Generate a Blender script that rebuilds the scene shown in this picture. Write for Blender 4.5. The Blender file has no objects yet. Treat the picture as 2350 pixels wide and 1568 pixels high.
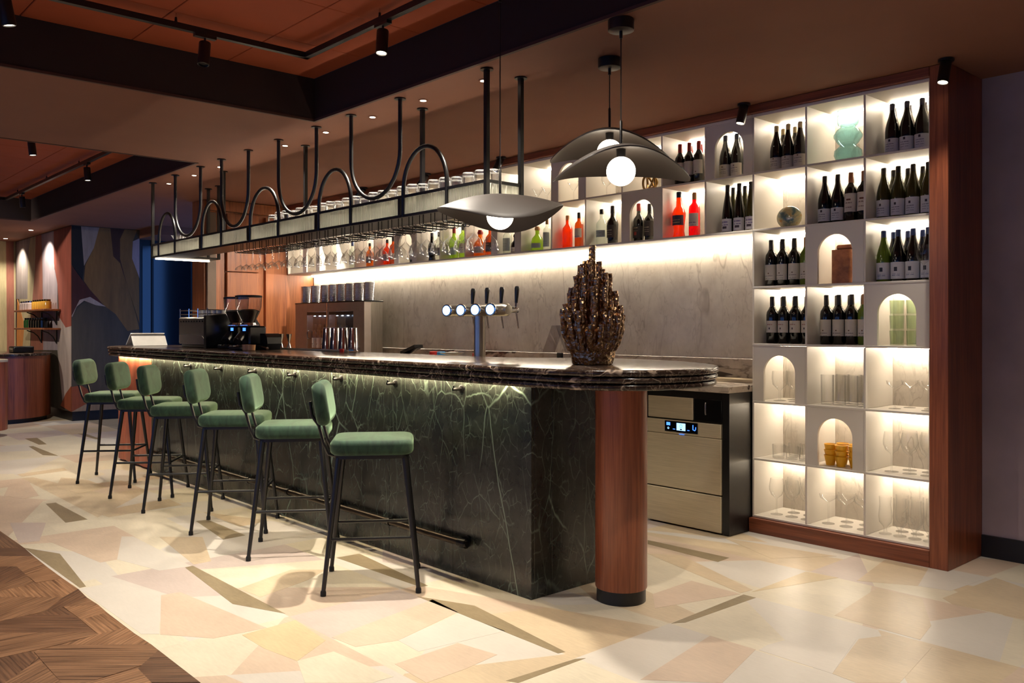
import bpy, math, random
from mathutils import Vector, Matrix
random.seed(11)
R = math.radians
PI = math.pi
scene = bpy.context.scene
COL = scene.collection

# ------------------------------------------------------------------ camera, world, exposure
cam_d = bpy.data.cameras.new('camera')
cam = bpy.data.objects.new('camera', cam_d)
COL.objects.link(cam)
cam.location = (0.0, 0.0, 1.3)
cam.rotation_euler = (R(90), 0, R(47.9416))
cam_d.sensor_width = 36.0
cam_d.lens = 36.0 * 1989.466 / 2350.0
cam_d.shift_y = -33.0 / 2350.0
cam_d.clip_start = 0.05
scene.camera = cam
scene.view_settings.view_transform = 'Standard'
scene.view_settings.look = 'None'
scene.view_settings.gamma = 1.0
scene.view_settings.use_curve_mapping = False
scene.view_settings.exposure = 0.35
cy = scene.cycles
cy.max_bounces = 8; cy.diffuse_bounces = 4; cy.glossy_bounces = 4
cy.transmission_bounces = 6; cy.transparent_max_bounces = 20
cy.caustics_reflective = False; cy.caustics_refractive = False
cy.sample_clamp_indirect = 4.0
cy.blur_glossy = 0.5
world = bpy.data.worlds.new('world')
scene.world = world
world.use_nodes = True
bg = world.node_tree.nodes['Background']
bg.inputs[0].default_value = (0.12, 0.33, 1.0, 1)      # dusk blue beyond the glazed side of the room
bg.inputs[1].default_value = 2.4

# ------------------------------------------------------------------ colours and materials
def lin(c):
    c = c / 255.0
    return c / 12.92 if c <= 0.04045 else ((c + 0.055) / 1.055) ** 2.4
def S(r, g, b):
    return (lin(r), lin(g), lin(b), 1.0)
MATS = {}
class N:
    """small node-graph helper"""
    def __init__(s, name):
        s.m = bpy.data.materials.new(name); s.m.use_nodes = True
        s.t = s.m.node_tree; s.t.nodes.clear()
        s.out = s.n('ShaderNodeOutputMaterial')
        MATS[name] = s.m
    def n(s, kind, **kw):
        x = s.t.nodes.new(kind)
        for k, v in kw.items(): setattr(x, k, v)
        return x
    def l(s, a, b): s.t.links.new(a, b)
    def setv(s, sock, v):
        if hasattr(v, 'is_output') or hasattr(v, 'links'): s.l(v, sock)
        else: sock.default_value = v
    def surf(s, sh): s.l(sh, s.out.inputs['Surface'])
    def coord(s, scale=(1,1,1), rot=(0,0,0), loc=(0,0,0), kind='Object'):
        tc = s.n('ShaderNodeTexCoord'); mp = s.n('ShaderNodeMapping')
        mp.inputs['Scale'].default_value = scale; mp.inputs['Rotation'].default_value = rot
        mp.inputs['Location'].default_value = loc
        s.l(tc.outputs[kind], mp.inputs['Vector'])
        return mp.outputs['Vector']
    def noise(s, vec, scale, detail=3.0, rough=0.55, dist=0.0):
        x = s.n('ShaderNodeTexNoise')
        x.inputs['Scale'].default_value = scale; x.inputs['Detail'].default_value = detail
        x.inputs['Roughness'].default_value = rough; x.inputs['Distortion'].default_value = dist
        if vec is not None: s.l(vec, x.inputs['Vector'])
        return x.outputs['Fac']
    def ramp(s, fac, stops, interp='LINEAR'):
        x = s.n('ShaderNodeValToRGB'); x.color_ramp.interpolation = interp
        e = x.color_ramp.elements
        while len(e) < len(stops): e.new(0.5)
        for i, (p, c) in enumerate(stops):
            e[i].position = p
            e[i].color = c if not isinstance(c, (int, float)) else (c, c, c, 1)
        s.l(fac, x.inputs['Fac'])
        return x.outputs['Color']
    def math(s, op, a, b=0.5, clamp=False):
        x = s.n('ShaderNodeMath', operation=op); x.use_clamp = clamp
        s.setv(x.inputs[0], a); s.setv(x.inputs[1], b)
        return x.outputs[0]
    def mix(s, f, a, b, mode='MIX'):
        x = s.n('ShaderNodeMix', data_type='RGBA', blend_type=mode)
        s.setv(x.inputs[0], f); s.setv(x.inputs[6], a); s.setv(x.inputs[7], b)
        return x.outputs[2]
    def bump(s, h, strength=0.2, dist=0.01):
        x = s.n('ShaderNodeBump'); x.inputs['Strength'].default_value = strength
        x.inputs['Distance'].default_value = dist
        s.l(h, x.inputs['Height'])
        return x.outputs['Normal']
    def pbr(s, col, rough=0.5, metal=0.0, normal=None, **kw):
        p = s.n('ShaderNodeBsdfPrincipled')
        s.setv(p.inputs['Base Color'], col); s.setv(p.inputs['Roughness'], rough)
        p.inputs['Metallic'].default_value = metal
        if normal is not None: s.l(normal, p.inputs['Normal'])
        for k, v in kw.items(): s.setv(p.inputs[k.replace('_', ' ')], v)
        s.surf(p.outputs[0])
        return p

def plain(name, col, rough=0.5, metal=0.0, var=0.06, scale=14.0, **kw):
    g = N(name)
    f = g.noise(g.coord(), scale, 3)
    d = tuple(max(0, x * (1 - var)) for x in col[:3]) + (1,)
    b = tuple(x * (1 + var) for x in col[:3]) + (1,)
    g.pbr(g.ramp(f, [(0.3, d), (0.7, b)]), rough, metal, **kw)
    return g.m

def emit(name, col, strength):
    g = N(name)
    e = g.n('ShaderNodeEmission'); e.inputs[0].default_value = col; e.inputs[1].default_value = strength
    g.surf(e.outputs[0])

def wood(name, dark, light, rough=0.42, axis='z', fine=90.0, coat=0.0, mixw=0.5):
    g = N(name)
    st = {'z': (1, 1, 0.035), 'x': (0.035, 1, 1), 'y': (1, 0.035, 1)}[axis]
    v = g.coord(st)
    a = g.noise(v, fine, 3, 0.6)
    b = g.noise(v, 9.0, 2, 0.5, 0.6)
    f = g.math('ADD', g.math('MULTIPLY', a, mixw), g.math('MULTIPLY', b, 1 - mixw))
    c = g.ramp(f, [(0.36, dark), (0.50, tuple((x + y) / 2 for x, y in zip(dark, light))), (0.64, light)])
    g.pbr(c, rough, 0, g.bump(a, 0.08, 0.004), Coat_Weight=coat, Coat_Roughness=0.2)

def stone(name, lo, hi, vein, layers, rough=0.2, speckle=18.0, patch=None, coat=0.0, spec=0.5):
    """layers: (scale, width, strength, mapping rotation, mapping scale)"""
    g = N(name)
    base = g.ramp(g.noise(g.coord(), speckle, 5, 0.65), [(0.3, lo), (0.72, hi)])
    tot = None
    for i, (sc, w, st, rot, ms) in enumerate(layers):
        v = g.coord(ms, rot, (3.7 * i, 1.3 * i, 2.1 * i))
        n = g.noise(v, sc, 3, 0.5, 0.35)
        d = g.math('ABSOLUTE', g.math('SUBTRACT', n, 0.5))
        line = g.ramp(d, [(0.0, 1.0), (w * 0.35, 0.75), (w, 0.0)])
        msk = g.ramp(g.noise(v, sc * 0.6, 2), [(0.42, 0.0), (0.62, 1.0)])
        x = g.math('MULTIPLY', g.math('MULTIPLY', line, msk), st)
        tot = x if tot is None else g.math('MAXIMUM', tot, x)
    col = g.mix(tot, base, vein)
    if patch is not None:
        pc, psc, pos = patch
        pm = g.ramp(g.noise(g.coord((0.35, 1, 1), (0, 0.5, 0)), psc, 4, 0.6, 1.0), [(pos, 0.0), (pos + 0.03, 1.0)])
        col = g.mix(pm, col, pc)
    g.pbr(col, rough, 0, Coat_Weight=coat, Coat_Roughness=0.05, Specular_IOR_Level=spec)

def crackle(name, lo, hi, vein, rough=0.26):
    """dark stone crossed by thin straight pale cracks at several sizes"""
    g = N(name)
    base = g.ramp(g.noise(g.coord(), 9.0, 6, 0.7), [(0.3, lo), (0.72, hi)])
    tot = None
    for i, (sc, w, st, rot, ms, mk) in enumerate([(1.9, 0.0085, 0.8, (0.2, R(32), 0.1), (1.0, 1, 0.42), 0.52), (4.2, 0.012, 0.5, (0.1, R(38), 0), (1, 1, 0.4), 0.52), (9.0, 0.02, 0.34, (0, R(25), 0.2), (1, 1, 0.5), 0.50), (20.0, 0.04, 0.22, (0, R(-30), 0), (1, 1, 0.6), 0.49)]):
        v = g.coord(ms, rot, (3.7*i, 1.3*i, 2.1*i))
        nz = g.n('ShaderNodeTexNoise'); nz.inputs['Scale'].default_value = sc*1.5; nz.inputs['Detail'].default_value = 3.0; g.l(v, nz.inputs['Vector'])
        wv = g.n('ShaderNodeVectorMath', operation='MULTIPLY_ADD'); g.l(nz.outputs['Color'], wv.inputs[0]); wv.inputs[1].default_value = (0.16/sc*1.7,)*3; g.l(v, wv.inputs[2])
        vo = g.n('ShaderNodeTexVoronoi', feature='DISTANCE_TO_EDGE'); vo.inputs['Scale'].default_value = sc; g.l(wv.outputs[0], vo.inputs['Vector'])
        line = g.ramp(vo.outputs['Distance'], [(0.0, 1.0), (w*0.4, 0.6), (w, 0.0)])
        msk = g.ramp(g.noise(v, sc*0.9, 2), [(mk - 0.04, 0.0), (mk + 0.10, 1.0)])
        x = g.math('MULTIPLY', g.math('MULTIPLY', line, msk), st)
        tot = x if tot is None else g.math('MAXIMUM', tot, x)
    g.pbr(g.mix(tot, base, vein), rough, 0)
def thin_glass(name, tint=(0.97, 0.98, 0.97, 1), refl=1.0, rough=0.03, edge=0.5, rim_light=0.06):
    g = N(name)
    tr = g.n('ShaderNodeBsdfTransparent')
    gl = g.n('ShaderNodeBsdfGlossy'); gl.inputs['Roughness'].default_value = rough
    lw = g.n('ShaderNodeLayerWeight'); lw.inputs[0].default_value = 0.35
    g.l(g.ramp(lw.outputs['Facing'], [(0.0, tint), (0.55, tuple(x*0.96 for x in tint[:3]) + (1,)), (0.9, tuple(x*edge for x in tint[:3]) + (1,))]), tr.inputs[0])
    f = g.math('MULTIPLY', g.math('POWER', lw.outputs['Facing'], 1.6), refl, True)
    f = g.math('ADD', f, 0.035, True)
    mx = g.n('ShaderNodeMixShader')
    g.l(f, mx.inputs[0]); g.l(tr.outputs[0], mx.inputs[1]); g.l(gl.outputs[0], mx.inputs[2])
    df = g.n('ShaderNodeBsdfTranslucent'); df.inputs[0].default_value = (0.9, 0.9, 0.88, 1)
    d2 = g.n('ShaderNodeBsdfDiffuse'); d2.inputs[0].default_value = (0.9, 0.9, 0.88, 1)
    dm = g.n('ShaderNodeMixShader'); g.l(df.outputs[0], dm.inputs[1]); g.l(d2.outputs[0], dm.inputs[2])
    m2 = g.n('ShaderNodeMixShader'); g.l(g.math('MULTIPLY', g.math('POWER', lw.outputs['Facing'], 2.0), rim_light), m2.inputs[0])  # white diffuse at the rims stands in for light refracted by the glass
    g.l(mx.outputs[0], m2.inputs[1]); g.l(dm.outputs[0], m2.inputs[2])
    g.surf(m2.outputs[0])

# marbles
zv = (1, 1, 1)
crackle('green_marble', S(26, 29, 27), S(54, 56, 51), S(140, 162, 144))
stone('dark_emperador', S(24, 17, 14), S(66, 50, 40), S(176, 156, 136),
      [(5.0, 0.016, 0.9, (0, 0, R(30)), (1, 1, 1)), (11.0, 0.018, 0.6, (0, 0, R(-25)), (1, 0.7, 1)), (24.0, 0.03, 0.35, (0, 0, R(60)), (1, 1, 1))], 0.2, 30, spec=0.28)
stone('white_marble', S(200, 190, 176), S(226, 218, 204), S(132, 116, 102),
      [(3.2, 0.014, 0.5, (0, R(50), 0), (1, 1, 0.32)), (7.0, 0.016, 0.42, (0, R(46), 0), (1, 1, 0.35)), (15.0, 0.022, 0.3, (0, R(52), 0), (1, 1, 0.4))], 0.2, 5, spec=0.35)
stone('brown_vein_marble', S(186, 172, 156), S(214, 202, 188), S(84, 66, 56),
      [(7.0, 0.03, 0.7, (0, R(30), 0), (0.5, 1, 1)), (16.0, 0.02, 0.4, (0, 0, R(30)), (1, 1, 1))], 0.15, 6, patch=(S(70, 54, 46), 3.2, 0.60))
# woods
wood('mahogany', S(106, 54, 34), S(166, 94, 60), 0.36, 'z')
wood('mahogany_x', S(98, 50, 33), S(150, 84, 55), 0.4, 'x')
wood('mahogany_lit', S(112, 60, 34), S(176, 106, 62), 0.42, 'z')  # same mahogany, with the warm light on it put into the colour
wood('terracotta_wood', S(150, 76, 54), S(196, 112, 82), 0.45, 'z')
wood('light_wood', S(170, 120, 76), S(212, 164, 116), 0.5, 'z')
# parquet with three tones, grain along local x of each piece
for i, (a, b) in enumerate([(S(72, 48, 32), S(146, 108, 78)), (S(58, 38, 27), S(120, 86, 62)), (S(84, 57, 38), S(164, 122, 88))]):
    wood('parquet_%d' % i, a, b, 0.42, 'x', 75.0, mixw=0.75)
# floor shards: cloudy stone tones
def shard(name, col, var=0.10, rough=0.34):
    g = N(name)
    v = g.coord((1, 1, 1), kind='Object')
    n = g.math('ADD', g.math('MULTIPLY', g.noise(v, 3.0, 4, 0.6), 0.55), g.math('MULTIPLY', g.noise(g.coord((1.0, 5.0, 1)), 16.0, 3, 0.7), 0.45))
    d = tuple(x * (1 - var) for x in col[:3]) + (1,); b = tuple(min(1, x * (1 + var)) for x in col[:3]) + (1,)
    g.pbr(g.ramp(n, [(0.35, d), (0.65, b)]), rough, 0, Specular_IOR_Level=0.35)
shard('tile_cream', S(216, 205, 182)); shard('tile_ivory', S(210, 202, 190), 0.05); shard('tile_sand', S(204, 184, 154), 0.12)
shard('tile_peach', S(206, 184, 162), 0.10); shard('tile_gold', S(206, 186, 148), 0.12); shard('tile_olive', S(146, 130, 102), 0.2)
shard('tile_mauve', S(198, 182, 172), 0.08)
plain('grout', S(150, 138, 120), 0.8)
# paint and plaster
plain('ceiling_paint', S(132, 86, 66), 0.75, var=0.05, scale=2.5)
plain('tray_side', S(40, 22, 17), 0.75)
plain('ceiling_tile', S(160, 72, 36), 0.8, var=0.07, scale=3.0)
plain('trim_brown', S(70, 42, 34), 0.6)
plain('wall_plum', S(164, 146, 150), 0.7, var=0.12, scale=3.0)
plain('skirting_black', S(18, 17, 19), 0.45)
plain('white_lacquer', S(226, 219, 208), 0.42, var=0.02, scale=4)
plain('navy', S(8, 10, 18), 0.4)
plain('navy_glass', S(5, 7, 16), 0.1)
plain('taupe', S(98, 78, 62), 0.6)
for nm, c in dict(mural_black=S(22, 22, 24), mural_grey=S(150, 138, 132), mural_ochre=S(132, 98, 52), mural_brown=S(70, 42, 30), mural_lilac=S(168, 154, 158),
                  mural_maroon=S(76, 34, 26), mural_pale=S(176, 160, 150), mural_olive=S(76, 68, 56), mural_rock=S(140, 72, 44), mural_sand=S(150, 128, 106),
                  mural_cream=S(200, 184, 140), mural_rose=S(170, 108, 88), mural_red=S(150, 76, 60), mural_orange=S(214, 138, 66)).items():
    g = N(nm)
    f = g.noise(g.coord((1, 1, 0.16)), 9.0, 5, 0.7)
    g.pbr(g.ramp(f, [(0.25, tuple(x * 0.7 for x in c[:3]) + (1,)), (0.75, tuple(min(1, x * 1.28) for x in c[:3]) + (1,))]), 0.7)
# metals
plain('black_metal', S(15, 14, 15), 0.38, 0.0, Specular_IOR_Level=0.6)
plain('black_steel', S(40, 38, 38), 0.34, 0.85)
plain('dark_brass', S(62, 50, 38), 0.34, 0.85)
plain('chrome', S(215, 215, 218), 0.08, 1.0, 0.02)
plain('silver_bead', S(226, 226, 230), 0.18, 1.0, 0.02)
plain('rubber', S(16, 16, 17), 0.7)
plain('plastic_black', S(16, 16, 18), 0.28)
plain('plastic_white', S(222, 218, 210), 0.35)
plain('gold', S(150, 116, 66), 0.28, 1.0)
plain('copper_foil', S(176, 116, 76), 0.4, 0.3)
g = N('brushed_steel')
f = g.noise(g.coord((60, 60, 1)), 6.0, 2)
g.pbr(g.ramp(f, [(0.3, S(168, 162, 150)), (0.7, S(196, 190, 178))]), 0.3, 1.0)
g = N('brushed_steel_x')
f = g.noise(g.coord((1, 60, 60)), 6.0, 2)
g.pbr(g.ramp(f, [(0.3, S(206, 192, 162)), (0.7, S(226, 212, 182))]), 0.55, 0.55)
g = N('bronze')
v = g.coord()
f = g.noise(v, 34.0, 4, 0.6, 0.4)
vo = g.n('ShaderNodeTexVoronoi'); vo.inputs['Scale'].default_value = 55.0; g.l(v, vo.inputs['Vector'])
g.pbr(g.ramp(f, [(0.35, S(150, 116, 84)), (0.65, S(220, 184, 142))]), 0.24, 1.0, g.bump(g.math('ADD', f, vo.outputs['Distance']), 0.6, 0.012))
g = N('velvet_green')
f = g.noise(g.coord((1, 3.0, 1)), 7.0, 4, 0.6, 0.8)
g.pbr(g.ramp(f, [(0.3, S(14, 34, 25)), (0.7, S(38, 68, 48))]), 0.85, 0, g.bump(f, 0.12, 0.01), Sheen_Weight=0.5, Sheen_Roughness=0.4, Sheen_Tint=S(176, 214, 170))
g = N('leather')
f = g.noise(g.coord(), 20.0, 5, 0.65)
g.pbr(g.ramp(f, [(0.3, S(112, 62, 34)), (0.7, S(166, 102, 62))]), 0.5, 0, g.bump(f, 0.25, 0.01))
plain('coffee_beans', S(40, 24, 16), 0.4, var=0.5, scale=90)
plain('cork', S(176, 128, 84), 0.8)
# glass
thin_glass('clear_glass', (0.988, 0.988, 0.985, 1), 0.6, edge=0.80, rim_light=0.10)
thin_glass('hang_glass', (0.975, 0.975, 0.97, 1), 0.95, edge=0.72, rim_light=0.55)
thin_glass('green_tint_glass', (0.86, 0.92, 0.82, 1), 0.6)
thin_glass('teal_glass', (0.56, 0.83, 0.86, 1), 0.7)
thin_glass('smoke_acrylic', (0.80, 0.78, 0.80, 1), 0.6)
g = N('ribbed_glass')
w = g.n('ShaderNodeTexWave'); w.inputs['Scale'].default_value = 26.0; w.inputs['Distortion'].default_value = 2.2; w.inputs['Detail'].default_value = 3.0
w.inputs['Detail Scale'].default_value = 1.2
g.l(g.coord((1, 1, 0.12)), w.inputs['Vector'])
bn = g.bump(w.outputs['Fac'], 0.9, 0.02)
tl = g.n('ShaderNodeBsdfTranslucent'); tl.inputs[0].default_value = (0.94, 0.92, 0.80, 1); g.l(bn, tl.inputs['Normal'])
df = g.n('ShaderNodeBsdfDiffuse'); df.inputs[0].default_value = (0.78, 0.76, 0.66, 1); g.l(bn, df.inputs['Normal'])
tr = g.n('ShaderNodeBsdfTransparent'); tr.inputs[0].default_value = (0.93, 0.95, 0.9, 1)
gl = g.n('ShaderNodeBsdfGlossy'); gl.inputs['Roughness'].default_value = 0.1; g.l(bn, gl.inputs['Normal'])
m0 = g.n('ShaderNodeMixShader'); m0.inputs[0].default_value = 0.4; g.l(tl.outputs[0], m0.inputs[1]); g.l(df.outputs[0], m0.inputs[2])
m1 = g.n('ShaderNodeMixShader'); g.l(g.ramp(w.outputs['Fac'], [(0.2, 0.62), (0.8, 0.2)]), m1.inputs[0]); g.l(m0.outputs[0], m1.inputs[1]); g.l(tr.outputs[0], m1.inputs[2])
m2 = g.n('ShaderNodeMixShader'); m2.inputs[0].default_value = 0.16; g.l(m1.outputs[0], m2.inputs[1]); g.l(gl.outputs[0], m2.inputs[2])
g.surf(m2.outputs[0])
g = N('blob_glass')
f = g.noise(g.coord((1, 1, 1), (0, 0.6, 0)), 9.0, 3, 0.5, 1.6)
g.pbr(g.ramp(f, [(0.30, S(196, 130, 40)), (0.42, S(196, 186, 136)), (0.55, S(96, 124, 118)), (0.72, S(58, 84, 92))]), 0.06, 0, Coat_Weight=1.0)
# bottle glass (opaque dark) and coloured liquids
plain('bottle_dark', S(16, 17, 15), 0.07, 0, 0.02, Specular_IOR_Level=0.7)
plain('bottle_olive', S(58, 56, 22), 0.07, 0, 0.1, Specular_IOR_Level=0.7)
plain('bottle_green', S(96, 118, 36), 0.08, 0, 0.1)
for nm, c in dict(bottle_orange=(1.0, 0.20, 0.04), bottle_red=(1.0, 0.04, 0.06), bottle_amber=(0.85, 0.36, 0.07), bottle_whisky=(0.66, 0.22, 0.05),
                  bottle_lime=(0.55, 0.72, 0.16), bottle_clear=(0.88, 0.92, 0.88), bottle_yellow=(0.95, 0.74, 0.12)).items():
    g = N(nm)
    tr = g.n('ShaderNodeBsdfTransparent'); tr.inputs[0].default_value = c + (1,)
    df = g.n('ShaderNodeBsdfTranslucent'); df.inputs[0].default_value = tuple(x * 0.9 for x in c) + (1,)
    gl = g.n('ShaderNodeBsdfGlossy'); gl.inputs['Roughness'].default_value = 0.04
    lw = g.n('ShaderNodeLayerWeight'); lw.inputs[0].default_value = 0.3
    a = g.n('ShaderNodeMixShader'); a.inputs[0].default_value = 0.12 if nm == 'bottle_clear' else 0.45
    g.l(tr.outputs[0], a.inputs[1]); g.l(df.outputs[0], a.inputs[2])
    b = g.n('ShaderNodeMixShader'); g.l(g.math('ADD', g.math('MULTIPLY', lw.outputs['Facing'], 0.35), 0.03), b.inputs[0])
    g.l(a.outputs[0], b.inputs[1]); g.l(gl.outputs[0], b.inputs[2])
    g.surf(b.outputs[0])
for nm, c in dict(foil_cream=S(206, 186, 142), foil_black=S(30, 26, 26), foil_slate=S(66, 62, 76), foil_blue=S(52, 70, 120), foil_red=S(150, 34, 34), foil_copper=S(168, 108, 70), foil_navy=S(24, 30, 54)).items():
    plain(nm, c, 0.38, 0, 0.05)
# printed labels: paper with ruled print lines at heights measured from the bottle base
def label_mat(name, paper, ink, bands, xw=0.02, emblem=None):
    g = N(name)
    tc = g.n('ShaderNodeTexCoord'); sp = g.n('ShaderNodeSeparateXYZ'); g.l(tc.outputs['Object'], sp.inputs[0])
    z = sp.outputs['Z']; x = sp.outputs['X']
    tot = None
    brk = g.ramp(g.noise(g.coord((1, 1, 0.2)), 260.0, 2), [(0.40, 0.0), (0.48, 1.0)])
    inx = g.math('LESS_THAN', g.math('ABSOLUTE', x), xw)
    for z0, z1 in bands:
        b = g.math('MULTIPLY', g.math('GREATER_THAN', z, z0), g.math('LESS_THAN', z, z1))
        tot = b if tot is None else g.math('MAXIMUM', tot, b)
    tot = g.math('MULTIPLY', g.math('MULTIPLY', tot, inx), brk)
    col = g.mix(g.math('MULTIPLY', tot, 0.8), paper, ink)
    if emblem:
        ez, ew, eh, ec = emblem
        e = g.math('MULTIPLY', g.math('LESS_THAN', g.math('ABSOLUTE', x), ew), g.math('LESS_THAN', g.math('ABSOLUTE', g.math('SUBTRACT', z, ez)), eh))
        col = g.mix(e, col, ec)
    g.pbr(col, 0.6)
label_mat('label_cream', S(222, 214, 196), S(90, 80, 74), [(0.066, 0.070), (0.050, 0.053), (0.040, 0.043)], 0.024, (0.084, 0.004, 0.004, S(120, 90, 60)))
label_mat('label_white', S(228, 226, 222), S(70, 70, 84), [(0.060, 0.064), (0.048, 0.051), (0.034, 0.037)], 0.022, (0.082, 0.006, 0.007, S(60, 50, 56)))
label_mat('label_tall', S(226, 216, 200), S(110, 70, 50), [(0.112, 0.120), (0.086, 0.092), (0.06, 0.063)], 0.02, (0.135, 0.013, 0.005, S(110, 62, 46)))
label_mat('label_house', S(226, 226, 226), S(70, 90, 140), [(0.034, 0.039), (0.044, 0.046)], 0.022, (0.072, 0.009, 0.012, S(44, 50, 66)))
label_mat('label_red', S(222, 212, 196), S(150, 40, 36), [(0.118, 0.124)], 0.018, (0.096, 0.004, 0.006, S(60, 50, 50)))
label_mat('label_violet', S(226, 222, 226), S(92, 70, 140), [(0.072, 0.084), (0.056, 0.063)], 0.024, (0.042, 0.016, 0.008, S(70, 56, 70)))
label_mat('label_dark', S(40, 34, 36), S(200, 180, 140), [(0.10, 0.105), (0.08, 0.083)], 0.02, (0.062, 0.011, 0.012, S(150, 44, 36)))
label_mat('label_navyband', S(36, 40, 66), S(214, 190, 130), [(0.10, 0.106), (0.118, 0.121)], 0.03)
label_mat('label_pale', S(208, 206, 196), S(96, 80, 130), [(0.096, 0.104), (0.08, 0.084)], 0.03)
label_mat('label_gin', S(176, 188, 188), S(120, 130, 130), [(0.09, 0.094), (0.07, 0.073)], 0.025)
label_mat('label_bourbon', S(46, 38, 34), S(206, 196, 170), [(0.10, 0.106), (0.084, 0.087), (0.07, 0.073)], 0.022)
# emitters
WARM = (1.0, 0.80, 0.56, 1); NEUT = (1.0, 0.86, 0.67, 1)
emit('led_shelf', NEUT, 72.0)
emit('led_backsplash', NEUT, 76.0)
emit('led_bar', (1.0, 0.82, 0.52, 1), 60.0)
emit('led_rack', (1.0, 0.86, 0.66, 1), 14.0)
emit('led_rack_inner', (1.0, 0.86, 0.66, 1), 42.0)
emit('globe', (1.0, 0.86, 0.66, 1), 10.0)
emit('lens', (1.0, 0.86, 0.66, 1), 9.0)
emit('badge_glow', (0.86, 0.94, 1.0, 1), 2.2)
emit('badge_blue', (0.10, 0.40, 1.0, 1), 0.35)
emit('screen_blue', (0.05, 0.18, 1.0, 1), 2.6)
emit('screen_pale', (0.35, 0.62, 1.0, 1), 1.6)
emit('led_cold', (0.62, 0.75, 1.0, 1), 30.0)
plain('screen_black', S(6, 6, 14), 0.12)

# ------------------------------------------------------------------ mesh building
class MB:
    def __init__(s): s.v = []; s.f = []
    def add(s, vs, fs):
        o = len(s.v); s.v += [tuple(p) for p in vs]; s.f += [tuple(i + o for i in f) for f in fs]; return s
    def box(s, x0, x1, y0, y1, z0, z1):
        return s.add([(x0,y0,z0),(x1,y0,z0),(x1,y1,z0),(x0,y1,z0),(x0,y0,z1),(x1,y0,z1),(x1,y1,z1),(x0,y1,z1)],
                     [(0,3,2,1),(4,5,6,7),(0,1,5,4),(1,2,6,5),(2,3,7,6),(3,0,4,7)])
    def bbox(s, x0, x1, y0, y1, z0, z1, b=0.004):
        """box with chamfered edges"""
        X = (x0, x1); Y = (y0, y1); Z = (z0, z1); idx = {}; vs = []
        for i in (0, 1):
            for j in (0, 1):
                for k in (0, 1):
                    sx = b if i == 0 else -b; sy = b if j == 0 else -b; sz = b if k == 0 else -b
                    for a, p in enumerate([(X[i], Y[j] + sy, Z[k] + sz), (X[i] + sx, Y[j], Z[k] + sz), (X[i] + sx, Y[j] + sy, Z[k])]):
                        idx[(i, j, k, a)] = len(vs); vs.append(p)
        f = []
        g = lambda i, j, k, a: idx[(i, j, k, a)]
        for i in (0, 1):
            q = [g(i,0,0,0), g(i,1,0,0), g(i,1,1,0), g(i,0,1,0)]; f.append(q if i else q[::-1])
            q = [g(0,i,0,1), g(1,i,0,1), g(1,i,1,1), g(0,i,1,1)]; f.append(q[::-1] if i else q)
            q = [g(0,0,i,2), g(1,0,i,2), g(1,1,i,2), g(0,1,i,2)]; f.append(q if i else q[::-1])
        for i in (0, 1):
            for j in (0, 1):
                f.append([g(i,j,0,0), g(i,j,0,1), g(i,j,1,1), g(i,j,1,0)])
                f.append([g(i,0,j,0), g(i,0,j,2), g(i,1,j,2), g(i,1,j,0)])
                f.append([g(0,i,j,1), g(0,i,j,2), g(1,i,j,2), g(1,i,j,1)])
                for k in (0, 1): f.append([g(i,j,k,0), g(i,j,k,1), g(i,j,k,2)])
        return s.add(vs, f)
    def lathe(s, prof, n=20, c=(0,0,0), cap0=True, cap1=True):
        vs = []; fs = []
        for r, z in prof:
            for k in range(n):
                a = 2 * PI * k / n; vs.append((c[0] + r * math.cos(a), c[1] + r * math.sin(a), c[2] + z))
        for i in range(len(prof) - 1):
            for k in range(n):
                k2 = (k + 1) % n
                fs.append((i*n + k, i*n + k2, (i+1)*n + k2, (i+1)*n + k))
        if cap0 and prof[0][0] > 1e-5: fs.append(tuple(range(n))[::-1])
        if cap1 and prof[-1][0] > 1e-5: fs.append(tuple((len(prof)-1)*n + k for k in range(n)))
        return s.add(vs, fs)
    def lathe_axis(s, prof, n, origin, axis):
        """lathe about any axis through origin"""
        q = Vector((0,0,1)).rotation_difference(Vector(axis).normalized())
        t = MB().lathe(prof, n)
        o = Vector(origin)
        return s.add([tuple(q @ Vector(p) + o) for p in t.v], t.f)
    def arc_label(s, r, z0, z1, a0, a1, n=10):
        vs = []; fs = []
        for k in range(n + 1):
            a = a0 + (a1 - a0) * k / n
            for z in (z0, z1): vs.append((r * math.cos(a), r * math.sin(a), z))
        for k in range(n): fs.append((2*k, 2*k+2, 2*k+3, 2*k+1))
        return s.add(vs, fs)
    def tube(s, pts, r, n=8, closed=False):
        pts = [Vector(p) for p in pts]; m = len(pts); rr = r if isinstance(r, (list, tuple)) else [r] * m
        tang = []
        for i in range(m):
            if closed: d = pts[(i+1) % m] - pts[i-1]
            else: d = pts[min(i+1, m-1)] - pts[max(i-1, 0)]
            tang.append(d.normalized())
        up = Vector((0,0,1)) if abs(tang[0].z) < 0.9 else Vector((1,0,0))
        nrm = (up - tang[0] * up.dot(tang[0])).normalized()
        vs = []; fs = []
        for i in range(m):
            if i:
                q = tang[i-1].rotation_difference(tang[i]); nrm = (q @ nrm).normalized()
            b = tang[i].cross(nrm)
            for k in range(n):
                a = 2 * PI * k / n
                vs.append(tuple(pts[i] + (nrm * math.cos(a) + b * math.sin(a)) * rr[i]))
        for i in range(m if closed else m - 1):
            j = (i + 1) % m
            for k in range(n):
                k2 = (k + 1) % n
                fs.append((i*n + k, i*n + k2, j*n + k2, j*n + k))
        if not closed:
            fs.append(tuple(range(n))[::-1]); fs.append(tuple((m-1)*n + k for k in range(n)))
        return s.add(vs, fs)
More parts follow.
